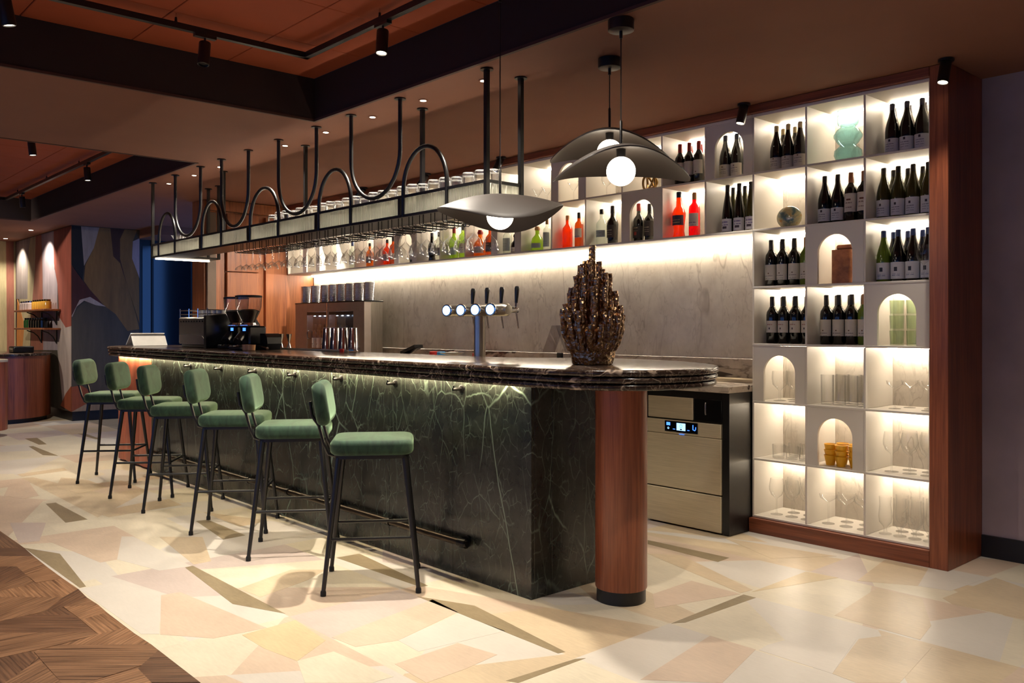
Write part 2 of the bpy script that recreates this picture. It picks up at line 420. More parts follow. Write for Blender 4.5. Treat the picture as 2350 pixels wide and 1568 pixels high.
    def prism(s, poly, z0, z1):
        n = len(poly)
        ar = sum(poly[i][0]*poly[(i+1)%n][1] - poly[(i+1)%n][0]*poly[i][1] for i in range(n))
        if ar < 0: poly = poly[::-1]
        vs = [(x, y, z0) for x, y in poly] + [(x, y, z1) for x, y in poly]
        fs = [tuple(range(n))[::-1], tuple(range(n, 2*n))] + [(i, (i+1) % n, n + (i+1) % n, n + i) for i in range(n)]
        return s.add(vs, fs)
    def loft(s, rings, cap=True):
        n = len(rings[0]); vs = [p for r in rings for p in r]; fs = []
        for i in range(len(rings) - 1):
            for k in range(n):
                k2 = (k + 1) % n
                fs.append((i*n + k, i*n + k2, (i+1)*n + k2, (i+1)*n + k))
        if cap:
            fs.append(tuple(range(n))[::-1]); fs.append(tuple((len(rings)-1)*n + k for k in range(n)))
        return s.add(vs, fs)
    def xf(s, mat):
        s.v = [tuple(mat @ Vector(p)) for p in s.v]; return s
    def flip_xz_y(s):
        """(x, y, z) -> (x, z, y): turns an xy prism upright"""
        s.v = [(x, z, y) for x, y, z in s.v]; s.f = [f[::-1] for f in s.f]; return s
    def mesh(s, name, smooth=40):
        me = bpy.data.meshes.new(name); me.from_pydata(s.v, [], s.f); me.update()
        if smooth:
            me.polygons.foreach_set('use_smooth', [True] * len(me.polygons))
            me.set_sharp_from_angle(angle=R(smooth))
        return me
    def build(s, name, mat, parent=None, smooth=40, loc=None):
        me = s.mesh(name, smooth); me.materials.append(MATS[mat])
        return link(name, me, parent, loc)
def link(name, data, parent=None, loc=None):
    o = bpy.data.objects.new(name, data); COL.objects.link(o)
    if parent is not None: o.parent = parent
    if loc is not None: o.location = loc
    return o
def tag(o, label=None, cat=None, group=None, kind=None):
    if label: o['label'] = label
    if cat: o['category'] = cat
    if group: o['group'] = group
    if kind: o['kind'] = kind
    return o
def thing(name, label, cat, loc=(0,0,0), rz=0.0, group=None):
    o = bpy.data.objects.new(name, None); COL.objects.link(o)
    o.empty_display_size = 0.05; o.location = loc; o.rotation_euler = (0, 0, rz)
    return tag(o, label, cat, group)
def dup(o, loc, rz=None, label=None, group=None):
    r = o.copy(); COL.objects.link(r); r.location = loc
    if rz is not None: r.rotation_euler = (0, 0, rz)
    if label: r['label'] = label
    if group: r['group'] = group
    for ch in list(o.children):
        if ch.type == 'LIGHT': pass
        c = ch.copy(); COL.objects.link(c); c.parent = r
        for gch in list(ch.children):
            d = gch.copy(); COL.objects.link(d); d.parent = c
    return r
def rrect(w, d, rc, n=5, cx=0, cy_=0):
    pts = []
    for sx, sy, a0 in ((1, 1, 0), (-1, 1, 90), (-1, -1, 180), (1, -1, 270)):
        for k in range(n + 1):
            a = R(a0 + 90 * k / n)
            pts.append((cx + sx * (w/2 - rc) + rc * math.cos(a), cy_ + sy * (d/2 - rc) + rc * math.sin(a)))
    return pts
def pad(w, d, h, rc, re, dome=0.008, n=5, nr=4):
    """upholstered pad: rounded plan, rolled edges, slightly crowned top, z from 0 to h"""
    rings = []
    for k in range(nr + 1):
        t = PI/2 * k / nr; ins = re * (1 - math.sin(t)); z = re * (1 - math.cos(t))
        rings.append([(x, y, z) for x, y in rrect(w - 2*ins, d - 2*ins, max(rc - ins, 0.004), n)])
    for k in range(nr + 1):
        t = PI/2 * k / nr; ins = re * (1 - math.cos(t)); z = h - re + re * math.sin(t)
        rings.append([(x, y, z) for x, y in rrect(w - 2*ins, d - 2*ins, max(rc - ins, 0.004), n)])
    for q, dz in ((0.7, 0.6), (0.35, 0.95)):
        rings.append([(x * q, y * q, h + dome * dz) for x, y in rrect(w - 2*re, d - 2*re, max(rc - re, 0.004), n)])
    return MB().loft(rings)
ORD = ['first', 'second', 'third', 'fourth', 'fifth', 'sixth', 'seventh', 'eighth', 'ninth', 'tenth', 'eleventh', 'twelfth', 'thirteenth', 'fourteenth',
       'fifteenth', 'sixteenth', 'seventeenth', 'eighteenth', 'nineteenth', 'twentieth']
def ordn(i):
    if i < 20: return ORD[i]
    return ('twenty-' if i < 29 else 'thirtieth' if i == 29 else 'thirty-') + ('' if i == 29 else ORD[(i + 1) % 10 - 1] if (i + 1) % 10 else '')

# ------------------------------------------------------------------ room shell
floor = tag(MB().box(-17.0, 2.2, -3.2, 5.4, -0.10, -0.006).build('floor', 'grout'), 'pale stone shard floor with a brown parquet border', 'floor', kind='structure')
# cream tiles, 0.6 m rows, each tile cut into random shards; recursion on convex polygons
def cut(poly, p, d):
    a = []; b = []; n = len(poly)
    sd = lambda q: (q[0]-p[0])*d[1] - (q[1]-p[1])*d[0]
    for i in range(n):
        u, v = poly[i], poly[(i+1) % n]; su, sv = sd(u), sd(v)
        (a if su >= 0 else b).append(u)
        if su * sv < 0:
            t = su / (su - sv); w = (u[0] + (v[0]-u[0])*t, u[1] + (v[1]-u[1])*t)
            a.append(w); b.append(w)
    return a, b
def area(p):
    return abs(sum(p[i][0]*p[(i+1)%len(p)][1] - p[(i+1)%len(p)][0]*p[i][1] for i in range(len(p)))) / 2
def shrink(p, g):
    cx = sum(q[0] for q in p)/len(p); cy_ = sum(q[1] for q in p)/len(p)
    out = []
    for x, y in p:
        L = math.hypot(x-cx, y-cy_); k = max(0.0, (L - g)/L) if L else 1
        out.append((cx + (x-cx)*k, cy_ + (y-cy_)*k))
    return out
rf = random.Random(5)
def split(poly, lim):
    if len(poly) < 3 or area(poly) < lim: return [poly]
    for _ in range(6):
        cx = sum(q[0] for q in poly)/len(poly); cy_ = sum(q[1] for q in poly)/len(poly)
        an = rf.uniform(0, PI)
        a, b = cut(poly, (cx + rf.uniform(-.12, .12), cy_ + rf.uniform(-.1, .1)), (math.cos(an), math.sin(an)))
        if len(a) > 2 and len(b) > 2 and min(area(a), area(b)) > 0.16 * area(poly) and min(area(q)/sum(math.dist(q[i-1], q[i]) for i in range(len(q))) for q in (a, b)) > 0.045: return split(a, lim) + split(b, lim)
    return [poly]
pieces = []
ys = [1.275, 1.865, 2.465, 3.062, 3.66, 4.26, 4.86, 5.38]
for j in range(len(ys) - 1):
    x = -16.76
    while x < 0.4:
        x1 = x + 1.2
        near = x1 > -7.6
        if x1 > -0.36: x1 = 0.5
        if not (ys[j] >= 3.6 and x1 < -4.7) and not (ys[j] > 2.9 and -8.6 < x1 < -4.7):
            pieces += split([(x, ys[j]), (x1, ys[j]), (x1, ys[j+1]), (x, ys[j+1])], (0.26 if near else 0.55))
        x += 1.2 if x1 < 0.4 else 5
pal = ['tile_cream'] * 5 + ['tile_ivory'] * 5 + ['tile_peach'] * 2 + ['tile_sand'] * 2 + ['tile_mauve']
for p in pieces:
    if len(p) < 3: continue
    c = (sum(q[0] for q in p)/len(p), sum(q[1] for q in p)/len(p))
    MB().prism([(x - c[0], y - c[1]) for x, y in p], -0.006, 0.0).build('stone_shard', rf.choice(pal), floor, 0, (c[0], c[1], 0))
SH = {'o': 'tile_olive', 'p': 'tile_peach', 's': 'tile_sand', 'g': 'tile_gold', 'i': 'tile_ivory', 'c': 'tile_cream', 'm': 'tile_mauve'}
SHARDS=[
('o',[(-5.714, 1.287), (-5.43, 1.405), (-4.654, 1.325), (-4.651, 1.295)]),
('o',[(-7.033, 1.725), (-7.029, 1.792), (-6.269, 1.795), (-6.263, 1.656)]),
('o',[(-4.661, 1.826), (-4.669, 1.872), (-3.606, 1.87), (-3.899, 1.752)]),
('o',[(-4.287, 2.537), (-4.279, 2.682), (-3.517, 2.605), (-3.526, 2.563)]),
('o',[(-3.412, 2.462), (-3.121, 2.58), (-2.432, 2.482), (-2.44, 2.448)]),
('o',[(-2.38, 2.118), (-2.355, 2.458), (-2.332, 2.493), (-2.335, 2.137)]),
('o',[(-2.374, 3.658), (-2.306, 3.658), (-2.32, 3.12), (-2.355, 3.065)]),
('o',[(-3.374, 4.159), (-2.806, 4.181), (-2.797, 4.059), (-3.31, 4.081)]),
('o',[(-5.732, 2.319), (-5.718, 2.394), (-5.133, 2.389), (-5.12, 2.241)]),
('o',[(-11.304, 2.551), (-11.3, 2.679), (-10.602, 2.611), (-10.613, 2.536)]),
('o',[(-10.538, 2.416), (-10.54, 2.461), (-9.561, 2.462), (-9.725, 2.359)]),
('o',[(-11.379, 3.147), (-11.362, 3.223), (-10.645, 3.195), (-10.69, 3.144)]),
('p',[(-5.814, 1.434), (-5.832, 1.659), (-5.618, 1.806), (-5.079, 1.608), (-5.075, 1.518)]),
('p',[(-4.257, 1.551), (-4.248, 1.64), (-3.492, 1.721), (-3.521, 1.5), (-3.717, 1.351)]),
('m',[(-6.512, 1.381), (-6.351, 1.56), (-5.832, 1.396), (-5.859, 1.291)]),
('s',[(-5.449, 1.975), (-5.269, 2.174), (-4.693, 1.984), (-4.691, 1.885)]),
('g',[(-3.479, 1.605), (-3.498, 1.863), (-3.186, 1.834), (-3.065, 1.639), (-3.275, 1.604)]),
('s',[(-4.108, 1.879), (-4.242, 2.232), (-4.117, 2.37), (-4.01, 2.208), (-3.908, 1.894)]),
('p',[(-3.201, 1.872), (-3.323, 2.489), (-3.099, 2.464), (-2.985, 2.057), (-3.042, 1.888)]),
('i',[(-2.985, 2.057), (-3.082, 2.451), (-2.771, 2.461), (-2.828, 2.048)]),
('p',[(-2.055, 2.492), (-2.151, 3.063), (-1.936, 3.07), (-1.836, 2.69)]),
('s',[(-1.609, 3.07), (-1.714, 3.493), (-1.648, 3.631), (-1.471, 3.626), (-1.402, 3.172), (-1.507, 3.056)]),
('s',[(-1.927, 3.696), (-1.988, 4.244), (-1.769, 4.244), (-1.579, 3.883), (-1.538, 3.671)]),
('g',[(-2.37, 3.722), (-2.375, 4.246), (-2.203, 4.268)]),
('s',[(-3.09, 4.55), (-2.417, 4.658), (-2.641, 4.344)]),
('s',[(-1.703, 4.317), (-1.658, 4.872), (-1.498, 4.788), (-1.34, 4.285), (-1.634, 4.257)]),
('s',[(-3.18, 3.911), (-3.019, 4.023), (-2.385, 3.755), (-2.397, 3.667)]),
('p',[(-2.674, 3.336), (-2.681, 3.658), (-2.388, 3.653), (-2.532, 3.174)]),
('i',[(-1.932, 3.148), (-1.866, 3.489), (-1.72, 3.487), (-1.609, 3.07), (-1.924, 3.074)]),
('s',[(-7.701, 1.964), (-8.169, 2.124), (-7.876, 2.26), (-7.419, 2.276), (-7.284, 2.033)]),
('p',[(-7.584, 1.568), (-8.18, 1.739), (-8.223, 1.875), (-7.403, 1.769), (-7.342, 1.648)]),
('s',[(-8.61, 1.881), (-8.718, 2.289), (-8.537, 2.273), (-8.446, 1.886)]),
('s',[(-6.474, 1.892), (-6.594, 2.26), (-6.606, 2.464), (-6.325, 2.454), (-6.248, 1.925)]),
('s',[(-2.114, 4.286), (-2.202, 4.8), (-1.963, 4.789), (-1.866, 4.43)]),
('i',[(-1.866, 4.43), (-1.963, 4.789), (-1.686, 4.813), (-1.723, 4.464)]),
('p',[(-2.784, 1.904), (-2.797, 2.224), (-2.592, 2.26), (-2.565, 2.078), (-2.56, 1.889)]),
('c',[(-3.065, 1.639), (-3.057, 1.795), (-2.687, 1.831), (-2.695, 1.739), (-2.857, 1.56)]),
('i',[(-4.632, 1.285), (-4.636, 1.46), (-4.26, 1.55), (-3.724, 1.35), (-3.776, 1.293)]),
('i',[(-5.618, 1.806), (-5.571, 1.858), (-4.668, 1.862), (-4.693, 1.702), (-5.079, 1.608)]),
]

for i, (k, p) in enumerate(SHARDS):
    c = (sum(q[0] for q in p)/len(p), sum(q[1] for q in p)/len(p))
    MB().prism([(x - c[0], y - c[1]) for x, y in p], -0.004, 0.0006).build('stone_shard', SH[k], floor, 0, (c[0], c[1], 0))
# parquet: each piece keeps its own grain direction
WOODS=[
([(-6.345, 1.221), (-6.293, 1.279), (-5.701, 1.286), (-5.86, 1.128)],0),
([(-5.892, 1.092), (-5.701, 1.286), (-5.477, 1.279), (-5.669, 1.051)],46),
([(-5.669, 1.051), (-5.477, 1.279), (-5.156, 1.276), (-5.086, 1.152), (-5.291, 1.156), (-5.427, 1.006)],121),
([(-5.427, 1.006), (-5.291, 1.156), (-5.074, 1.151), (-4.866, 0.902)],141),
([(-5.074, 1.151), (-5.156, 1.276), (-4.886, 1.277), (-4.889, 1.154), (-4.996, 1.155)],93),
([(-4.866, 0.902), (-5.074, 1.151), (-4.879, 1.151), (-4.838, 0.897)],128),
([(-4.838, 0.897), (-4.879, 1.151), (-4.886, 1.277), (-4.633, 1.283), (-4.541, 1.191), (-4.811, 0.892)],0),
([(-4.811, 0.892), (-4.541, 1.191), (-4.369, 1.069), (-4.35, 0.806)],124),
([(-4.541, 1.191), (-4.633, 1.283), (-4.457, 1.273), (-4.378, 1.144), (-4.358, 1.008), (-4.369, 1.069)],136),
([(-4.378, 1.144), (-4.457, 1.273), (-4.307, 1.279), (-4.383, 1.15)],112),
([(-4.358, 1.008), (-4.378, 1.144), (-4.228, 1.151)],4),
([(-4.383, 1.15), (-4.307, 1.279), (-4.164, 1.274), (-4.14, 1.157)],119),
([(-4.35, 0.806), (-4.364, 0.96), (-4.358, 1.008), (-4.228, 1.151), (-3.926, 1.154), (-4.248, 0.787)],47),
([(-4.14, 1.157), (-4.164, 1.274), (-3.897, 1.27), (-3.891, 1.156)],1),
([(-4.248, 0.787), (-3.926, 1.154), (-3.891, 1.156), (-3.873, 1.008), (-3.873, 0.718)],85),
([(-3.891, 1.156), (-3.897, 1.27), (-3.621, 1.28), (-3.867, 1.007)],128),
([(-3.856, 0.903), (-3.867, 1.007), (-3.621, 1.28), (-3.538, 1.279), (-3.423, 1.172), (-3.39, 0.968), (-3.453, 0.899)],48),
([(-3.873, 0.718), (-3.87, 0.895), (-3.782, 0.896), (-3.701, 0.849), (-3.59, 0.746), (-3.519, 0.652)],2),
([(-3.59, 0.746), (-3.701, 0.849), (-3.754, 0.897), (-3.453, 0.899), (-3.281, 0.854), (-3.448, 0.67)],127),
([(-3.423, 1.172), (-3.538, 1.279), (-3.113, 1.276), (-3.233, 1.143), (-3.4, 1.152)],51),
([(-3.39, 0.968), (-3.4, 1.152), (-3.233, 1.143), (-3.002, 1.103), (-3.237, 0.843), (-3.453, 0.899)],94),
]

def parquet(p, an, i, top):
    c = (sum(q[0] for q in p)/len(p), sum(q[1] for q in p)/len(p)); ca, sa = math.cos(-R(an)), math.sin(-R(an))
    loc = [((x-c[0])*ca - (y-c[1])*sa, (x-c[0])*sa + (y-c[1])*ca) for x, y in p]
    o = MB().prism(loc, -0.006, top).build('parquet_piece', 'parquet_%d' % (i % 3), floor, 0, (c[0], c[1], 0))
    o.rotation_euler = (0, 0, R(an))
for i, (p, an) in enumerate(WOODS): parquet(p, an, (i * 7 + i // 3), 0.001 + 0.00005 * i)
for j in range(5):
    x = -10.0
    while x < 1.5:
        for p in split([(x, -1.1 + 0.475*j), (x + 1.0, -1.1 + 0.475*j), (x + 1.0, -1.1 + 0.475*(j+1)), (x, -1.1 + 0.475*(j+1))], 0.3):
            parquet(p, rf.choice([0, 46, 90, 121, 140]), rf.randrange(3), 0.0)
        x += 1.0

ceil_main = tag(MB().box(-17, 2.2, 2.98, 5.5, 2.71, 2.95).build('ceiling', 'ceiling_paint'), 'brown painted bulkhead ceiling over the bar', 'ceiling', kind='structure')
MB().box(-7.33, -5.32, -3.2, 2.98, 2.71, 2.95).build('ceiling_beam', 'ceiling_paint', ceil_main)
MB().box(-17, -12.84, -3.2, 2.98, 2.71, 2.95).build('ceiling_beam', 'ceiling_paint', ceil_main)
# dark tray linings and thin reveal strips
for (x0, x1, y0, y1) in [(-5.32, 2.2, 2.972, 2.98), (-5.32, -5.312, -3.2, 2.972), (-12.84, -7.33, 2.972, 2.98), (-7.338, -7.33, -3.2, 2.972), (-12.84, -12.832, -3.2, 2.972)]:
    MB().box(x0, x1, y0, y1, 2.722, 3.0).build('tray_lining', 'tray_side', ceil_main)
    MB().box(x0 - 0.006, x1 + 0.006, y0 - 0.006, y1 + 0.006, 2.706, 2.722).build('reveal_strip', 'trim_brown', ceil_main)
tray = tag(MB().box(-17, 2.2, -3.2, 3.0, 3.012, 3.05).build('ceiling', 'tray_side'), 'terracotta tiled ceiling inside the two raised trays', 'ceiling', kind='structure')
tile_me = {}
def ctile(x0, x1, y0, y1):
    k = (round(x1-x0, 3), round(y1-y0, 3))
    if k not in tile_me:
        me = MB().bbox(-(x1-x0)/2 + .002, (x1-x0)/2 - .002, -(y1-y0)/2 + .002, (y1-y0)/2 - .002, 0, 0.014, 0.003).mesh('ceiling_tile', 30)
        me.materials.append(MATS['ceiling_tile']); tile_me[k] = me
    link('ceiling_tile', tile_me[k], tray, ((x0+x1)/2, (y0+y1)/2, 2.998))
for y0, y1 in ((2.355, 2.97), (1.765, 2.355), (1.175, 1.765), (0.585, 1.175), (-0.005, 0.585), (-0.6, -0.005)):
    for x0 in [-5.31] + [-4.68 + 0.6*k for k in range(7)]: ctile(x0, -4.68 if x0 == -5.31 else x0 + 0.6, y0, y1)
    if y0 > 0.5:
        for k in range(9): ctile(-12.83 + 0.61*k, -12.83 + 0.61*(k+1), y0, y1)
# walls
wall_back = tag(MB().box(-9.4, -1.6, 5.29, 5.45, 0, 2.71).build('wall_back', 'wall_plum'), 'wall behind the back bar shelving', 'wall', kind='structure')
tag(MB().box(-1.6, 2.2, 5.29, 5.45, 0, 2.71).build('wall_right', 'wall_plum'), 'plum grey plaster wall right of the shelving', 'wall', kind='structure')
MB().box(-1.868, -1.6, 5.284, 5.29, 0, 2.71).build('plaster_skin', 'wall_plum', wall_back)
tag(MB().box(-1.866, 2.2, 5.268, 5.284, 0, 0.123).build('baseboard_right', 'skirting_black'), 'tall black skirting at the plum wall', 'baseboard', kind='structure')
wl = tag(MB().box(-16.1, -12.95, 3.5, 4.41, 0.13, 2.71).build('wall_left', 'mural_olive'), 'painted mural wall at the far left corner', 'wall', kind='structure')
MB().box(-16.1, -12.965, 3.515, 4.41, 0, 0.13).build('mural_plinth', 'skirting_black', wl)
SIDE = {'olive': [(3.501, 1.44), (3.601, 1.66), (3.817, 1.62), (3.946, 1.6), (4.078, 1.485), (4.222, 1.293), (4.242, 1.245), (4.408, 1.271), (4.408, 0.132), (3.66, 0.144), (3.501, 0.444)],
 'black': [(3.501, 2.7), (3.621, 2.7), (3.66, 2.149), (3.64, 1.95), (3.501, 2.163)], 'grey': [(3.621, 2.7), (3.86, 2.7), (3.787, 2.408), (3.66, 2.154)],
 'ochre': [(3.86, 2.7), (4.007, 2.7), (4.058, 2.296), (4.139, 2.215), (4.242, 1.875), (4.357, 1.488), (4.408, 1.271), (4.242, 1.245), (4.078, 1.485), (3.916, 1.611), (3.738, 1.817), (3.66, 1.94), (3.679, 2.171), (3.787, 2.408)],
 'brown': [(4.007, 2.7), (4.201, 2.7), (4.139, 2.558), (4.139, 2.279), (4.242, 1.875), (4.139, 2.215), (4.047, 2.306)],
 'ochre2': [(4.201, 2.7), (4.372, 2.7), (4.315, 2.537), (4.305, 2.353), (4.399, 2.01), (4.408, 1.358), (4.242, 1.875), (4.139, 2.279), (4.139, 2.558)],
 'lilac': [(4.315, 2.537), (4.408, 2.587), (4.408, 2.011), (4.305, 2.288)],
 'maroon': [(3.501, 2.152), (3.64, 1.95), (3.738, 1.817), (3.916, 1.611), (3.738, 1.723), (3.621, 1.689), (3.501, 1.459)],
 'pale': [(3.501, 1.454), (3.601, 1.678), (3.738, 1.723), (3.946, 1.59), (3.817, 1.607), (3.66, 1.669), (3.563, 1.584), (3.505, 1.438)],
 'rock': [(3.501, 0.475), (3.621, 0.49), (3.738, 0.412), (3.679, 0.226), (3.501, 0.132)], 'sand': [(3.501, 0.132), (3.679, 0.226), (3.738, 0.223), (4.139, 0.242), (4.408, 0.205), (4.408, 0.132)]}
FRONT = {'grey': [(-16.042, 2.7), (-15.132, 2.7), (-15.27, 2.453), (-15.316, 1.743), (-16.042, 1.761)],
 'cream': [(-15.132, 2.7), (-14.818, 2.7), (-14.862, 2.196), (-15.041, 1.643), (-15.178, 0.938), (-15.648, 0.929), (-15.843, 1.756), (-15.316, 1.743), (-15.27, 2.453)],
 'rose': [(-14.818, 2.7), (-14.489, 2.7), (-14.43, 2.174), (-14.388, 0.954), (-15.132, 0.939), (-15.041, 1.643), (-14.862, 2.196)],
 'lilac': [(-14.489, 2.7), (-13.819, 2.7), (-13.78, 2.142), (-13.625, 1.918), (-13.625, 0.969), (-14.388, 0.954), (-14.43, 2.174)],
 'red': [(-13.819, 2.7), (-12.954, 2.7), (-12.954, 1.314), (-13.213, 1.293), (-13.511, 1.4), (-13.625, 1.918), (-13.804, 2.23)],
 'pale': [(-13.625, 1.487), (-13.213, 1.293), (-12.954, 1.314), (-12.954, 0.485), (-13.36, 0.231), (-13.625, 0.969)],
 'rock': [(-12.954, 0.485), (-12.954, 0.132), (-13.473, 0.181), (-13.213, 0.367)], 'orange': [(-15.962, 1.759), (-15.504, 1.34), (-15.648, 0.929), (-16.022, 0.922)]}

for k, p in SIDE.items():
    MB().prism([(y, z) for y, z in p], -0.003, 0.002 + 0.0004*list(SIDE).index(k)).xf(Matrix(((0,0,1,-12.949),(1,0,0,0),(0,1,0,0),(0,0,0,1)))).build('mural_patch', 'mural_' + k.rstrip('2'), wl, 0)
for k, p in FRONT.items():
    MB().prism([(x, z) for x, z in p], -0.003 - 0.0003*list(FRONT).index(k), 0.003).xf(Matrix(((1,0,0,0),(0,0,1,3.499),(0,1,0,0),(0,0,0,1)))).build('mural_patch', 'mural_' + {'white': 'pale'}.get(k, k), wl, 0)
wf = tag(MB().box(-16.4, -16.15, -3.2, 5.4, 0, 2.71).build('wall_far', 'mural_cream'), 'cream painted wall at the far end', 'wall', kind='structure')
for y0, y1, m in ((2.6, 2.9, 'mural_rose'), (2.9, 3.28, 'mural_pale'), (3.28, 3.39, 'mural_cream'), (3.39, 3.5, 'mural_rose')):
    MB().prism([(y0, 0.0), (y1, 0.0), (y1 - 0.02, 2.71), (y0 - 0.02, 2.71)], -0.003, 0.003).xf(Matrix(((0,0,1,-16.148),(1,0,0,0),(0,1,0,0),(0,0,0,1)))).build('mural_patch', m, wf, 0)
# window wall behind the camera: dusk light enters here
ww = tag(MB().box(-17.0, 2.45, -3.5, -3.3, 2.2, 3.05).build('wall_front', 'wall_plum'), 'window wall behind the camera', 'wall', kind='structure')
MB().box(-17.0, 2.45, -3.5, -3.3, 0.0, 0.8).build('window_apron', 'wall_plum', ww)
MB().box(-17.0, -10.6, -3.5, -3.3, 0.801, 2.199).build('window_pier', 'wall_plum', ww)
for k in range(3, 9): MB().box(-17.0 + 2.3*k, -15.4 + 2.3*k, -3.5, -3.3, 0.801, 2.199).build('window_pier', 'wall_plum', ww)
tag(MB().box(2.25, 2.45, -3.299, 5.45, 0, 3.05).build('wall_side', 'wall_plum'), 'plain plum wall to the right of the camera', 'wall', kind='structure')
# dark navy glazed partition beyond the bar end
wn = tag(MB().box(-13.3, -13.1, 4.41, 6.2, 0, 2.60).build('wall_glazed', 'navy'), 'dark navy glazed partition beyond the bar end', 'wall', kind='structure')
for y0, y1 in ((4.50, 4.62), (4.66, 5.22), (5.30, 5.42)):
    MB().box(-13.1, -13.09, y0, y1, 0.1, 2.5).build('dark_pane', 'navy_glass', wn)
for y in (4.64, 5.26, 5.44): MB().box(-13.1, -13.075, y - 0.016, y + 0.016, 0, 2.6).build('mullion', 'black_steel', wn)
MB().box(-13.1, -12.2, 4.41, 6.2, 2.585, 2.71).build('soffit', 'ceiling_paint', wn)
tag(MB().box(-13.3, -9.31, 6.2, 6.3, 0, 2.71).build('wall_service', 'navy'), 'dark wall at the back of the service passage', 'wall', kind='structure')

# ------------------------------------------------------------------ lamp helpers
def spot(parent, loc, direction, power, angle, blend=0.4, col=(1.0, 0.90, 0.76), size=0.02):
    d = bpy.data.lights.new('spot_light', 'SPOT'); d.energy = power; d.color = col
    d.spot_size = R(angle); d.spot_blend = blend; d.shadow_soft_size = size
    o = link('spot_light', d, parent, loc)
    o.rotation_euler = Vector((0, 0, -1)).rotation_difference(Vector(direction).normalized()).to_euler()
    return o

# ------------------------------------------------------------------ bar
BX0, BX1, BY = -8.0, -3.0, 2.83
bar = thing('bar_counter', 'long bar front clad in dark green veined marble with glowing top edge', 'bar', ((BX0+BX1)/2, 3.1, 0))
ox, oy = bar.location.x, bar.location.y
def bp(x0, x1, y0, y1, z0, z1): return (x0-ox, x1-ox, y0-oy, y1-oy, z0, z1)
seams = [-8.0, -7.78, -7.18, -6.585, -5.99, -5.39, -4.795, -4.197, -3.603, -3.0]
for a, b in zip(seams[:-1], seams[1:]):
    MB().bbox(*bp(a + 0.0012, b - (0.0012 if b < -3.01 else 0), BY, BY + 0.02, 0.0, 1.028), b=0.0012).build('stone_panel', 'green_marble', bar, 30)
for a, b in ((BY + 0.0205, 2.969), (2.969, 3.42)):
    MB().bbox(*bp(-3.02, -3.0, a + 0.001, b - 0.001, 0.0, 1.028), b=0.0012).build('stone_panel', 'green_marble', bar, 30)
MB().box(*bp(-8.9, -3.021, BY + 0.021, 3.42, 0.0, 1.028)).build('carcass', 'skirting_black', bar)
for k, (a, b) in enumerate(((-8.32, -8.0), (-8.50, -8.32), (-8.69, -8.50), (-8.90, -8.69))):   # terracotta fluted boards at the far end
    n = 8; pl = [(a + (b-a)*i/n, BY - 0.012*math.sin(PI*i/n)) for i in range(n+1)] + [(b, BY + 0.02), (a, BY + 0.02)]
    MB().prism([(x - ox, y - oy) for x, y in pl], 0.02, 1.028).build('fluted_board', 'terracotta_wood', bar)
MB().box(*bp(-8.0, -3.06, 2.795, 2.812, 1.018, 1.0275)).build('led_strip', 'led_bar', bar)
MB().box(*bp(-8.85, -8.0, 2.795, 2.812, 1.018, 1.0275)).build('led_strip', 'led_bar', bar)
MB().bbox(*bp(-8.8, -4.0, 3.425, 3.98, 0.88, 0.92), b=0.003).build('inner_ledge', 'brushed_steel_x', bar, 30)
hook_me = None
for x in (-3.526, -4.131, -4.721, -5.315, -5.91, -6.5, -7.1):
    h = MB().lathe_axis([(0.021, 0), (0.021, 0.006), (0.018, 0.008)], 16, (0,0,0), (0,-1,0)).build('bag_hook', 'black_steel', bar, loc=(x-ox, BY-oy, 0.978)) if hook_me is None else link('bag_hook', hook_me, bar, (x-ox, BY-oy, 0.978))
    if hook_me is None:
        b = MB().lathe_axis([(0.021, 0), (0.021, 0.006), (0.018, 0.008)], 16, (0,0,0), (0,-1,0)); b.tube([(0,-0.006,0), (0,-0.06,0)], 0.008, 10); b.tube([(0,-0.055,0.0), (0,-0.055,0.022)], 0.005, 8)
        me = b.mesh('bag_hook'); me.materials.append(MATS['black_steel']); h.data = me; hook_me = me

# worktop: three stacked bullnose slabs with a round peninsula end
def arcpts(cx, cy_, r, a0, a1, n): return [(cx + r*math.cos(R(a0 + (a1-a0)*k/n)), cy_ + r*math.sin(R(a0 + (a1-a0)*k/n))) for k in range(n+1)]
raw = [(-2.95, 2.640), (-2.72, 2.655), (-2.54, 2.70), (-2.40, 2.79), (-2.315, 2.92), (-2.275, 3.08), (-2.28, 3.25), (-2.35, 3.42), (-2.49, 3.58), (-2.70, 3.72), (-2.95, 3.82), (-3.2, 3.86), (-3.45, 3.80), (-3.64, 3.66), (-3.80, 3.53), (-4.0, 3.465), (-4.2, 3.45)]
def smooth_pts(p, n=4):
    out = []
    for i in range(len(p) - 1):
        p0 = p[max(i-1, 0)]; p1 = p[i]; p2 = p[i+1]; p3 = p[min(i+2, len(p)-1)]
        for k in range(n):
            t = k / n
            out.append(tuple(0.5*((2*p1[j]) + (-p0[j]+p2[j])*t + (2*p0[j]-5*p1[j]+4*p2[j]-p3[j])*t*t + (-p0[j]+3*p1[j]-3*p2[j]+p3[j])*t**3) for j in (0, 1)))
    return out + [p[-1]]
outline = smooth_pts(raw) + [(-x, 3.45) for x in (5.0, 6.0, 7.0, 8.0, 8.6)] + arcpts(-8.6, 3.05, 0.4, 90, 270, 14)[1:] + [(-x, 2.645) for x in (8.0, 7.0, 6.0, 5.0, 4.0, 3.3)]
def inset(poly, d):
    n = len(poly); out = []
    for i in range(n):
        a = Vector(poly[i-1]); b = Vector(poly[i]); c = Vector(poly[(i+1) % n])
        t = ((b-a).normalized() + (c-b).normalized())
        t = t.normalized() if t.length > 1e-6 else (c-b).normalized()
        out.append((b.x - t.y*d, b.y + t.x*d))
    return out
top = thing('bar_worktop', 'dark brown emperador marble bar top with three stacked rounded edges', 'worktop', (-5.6, 3.05, 1.0285))
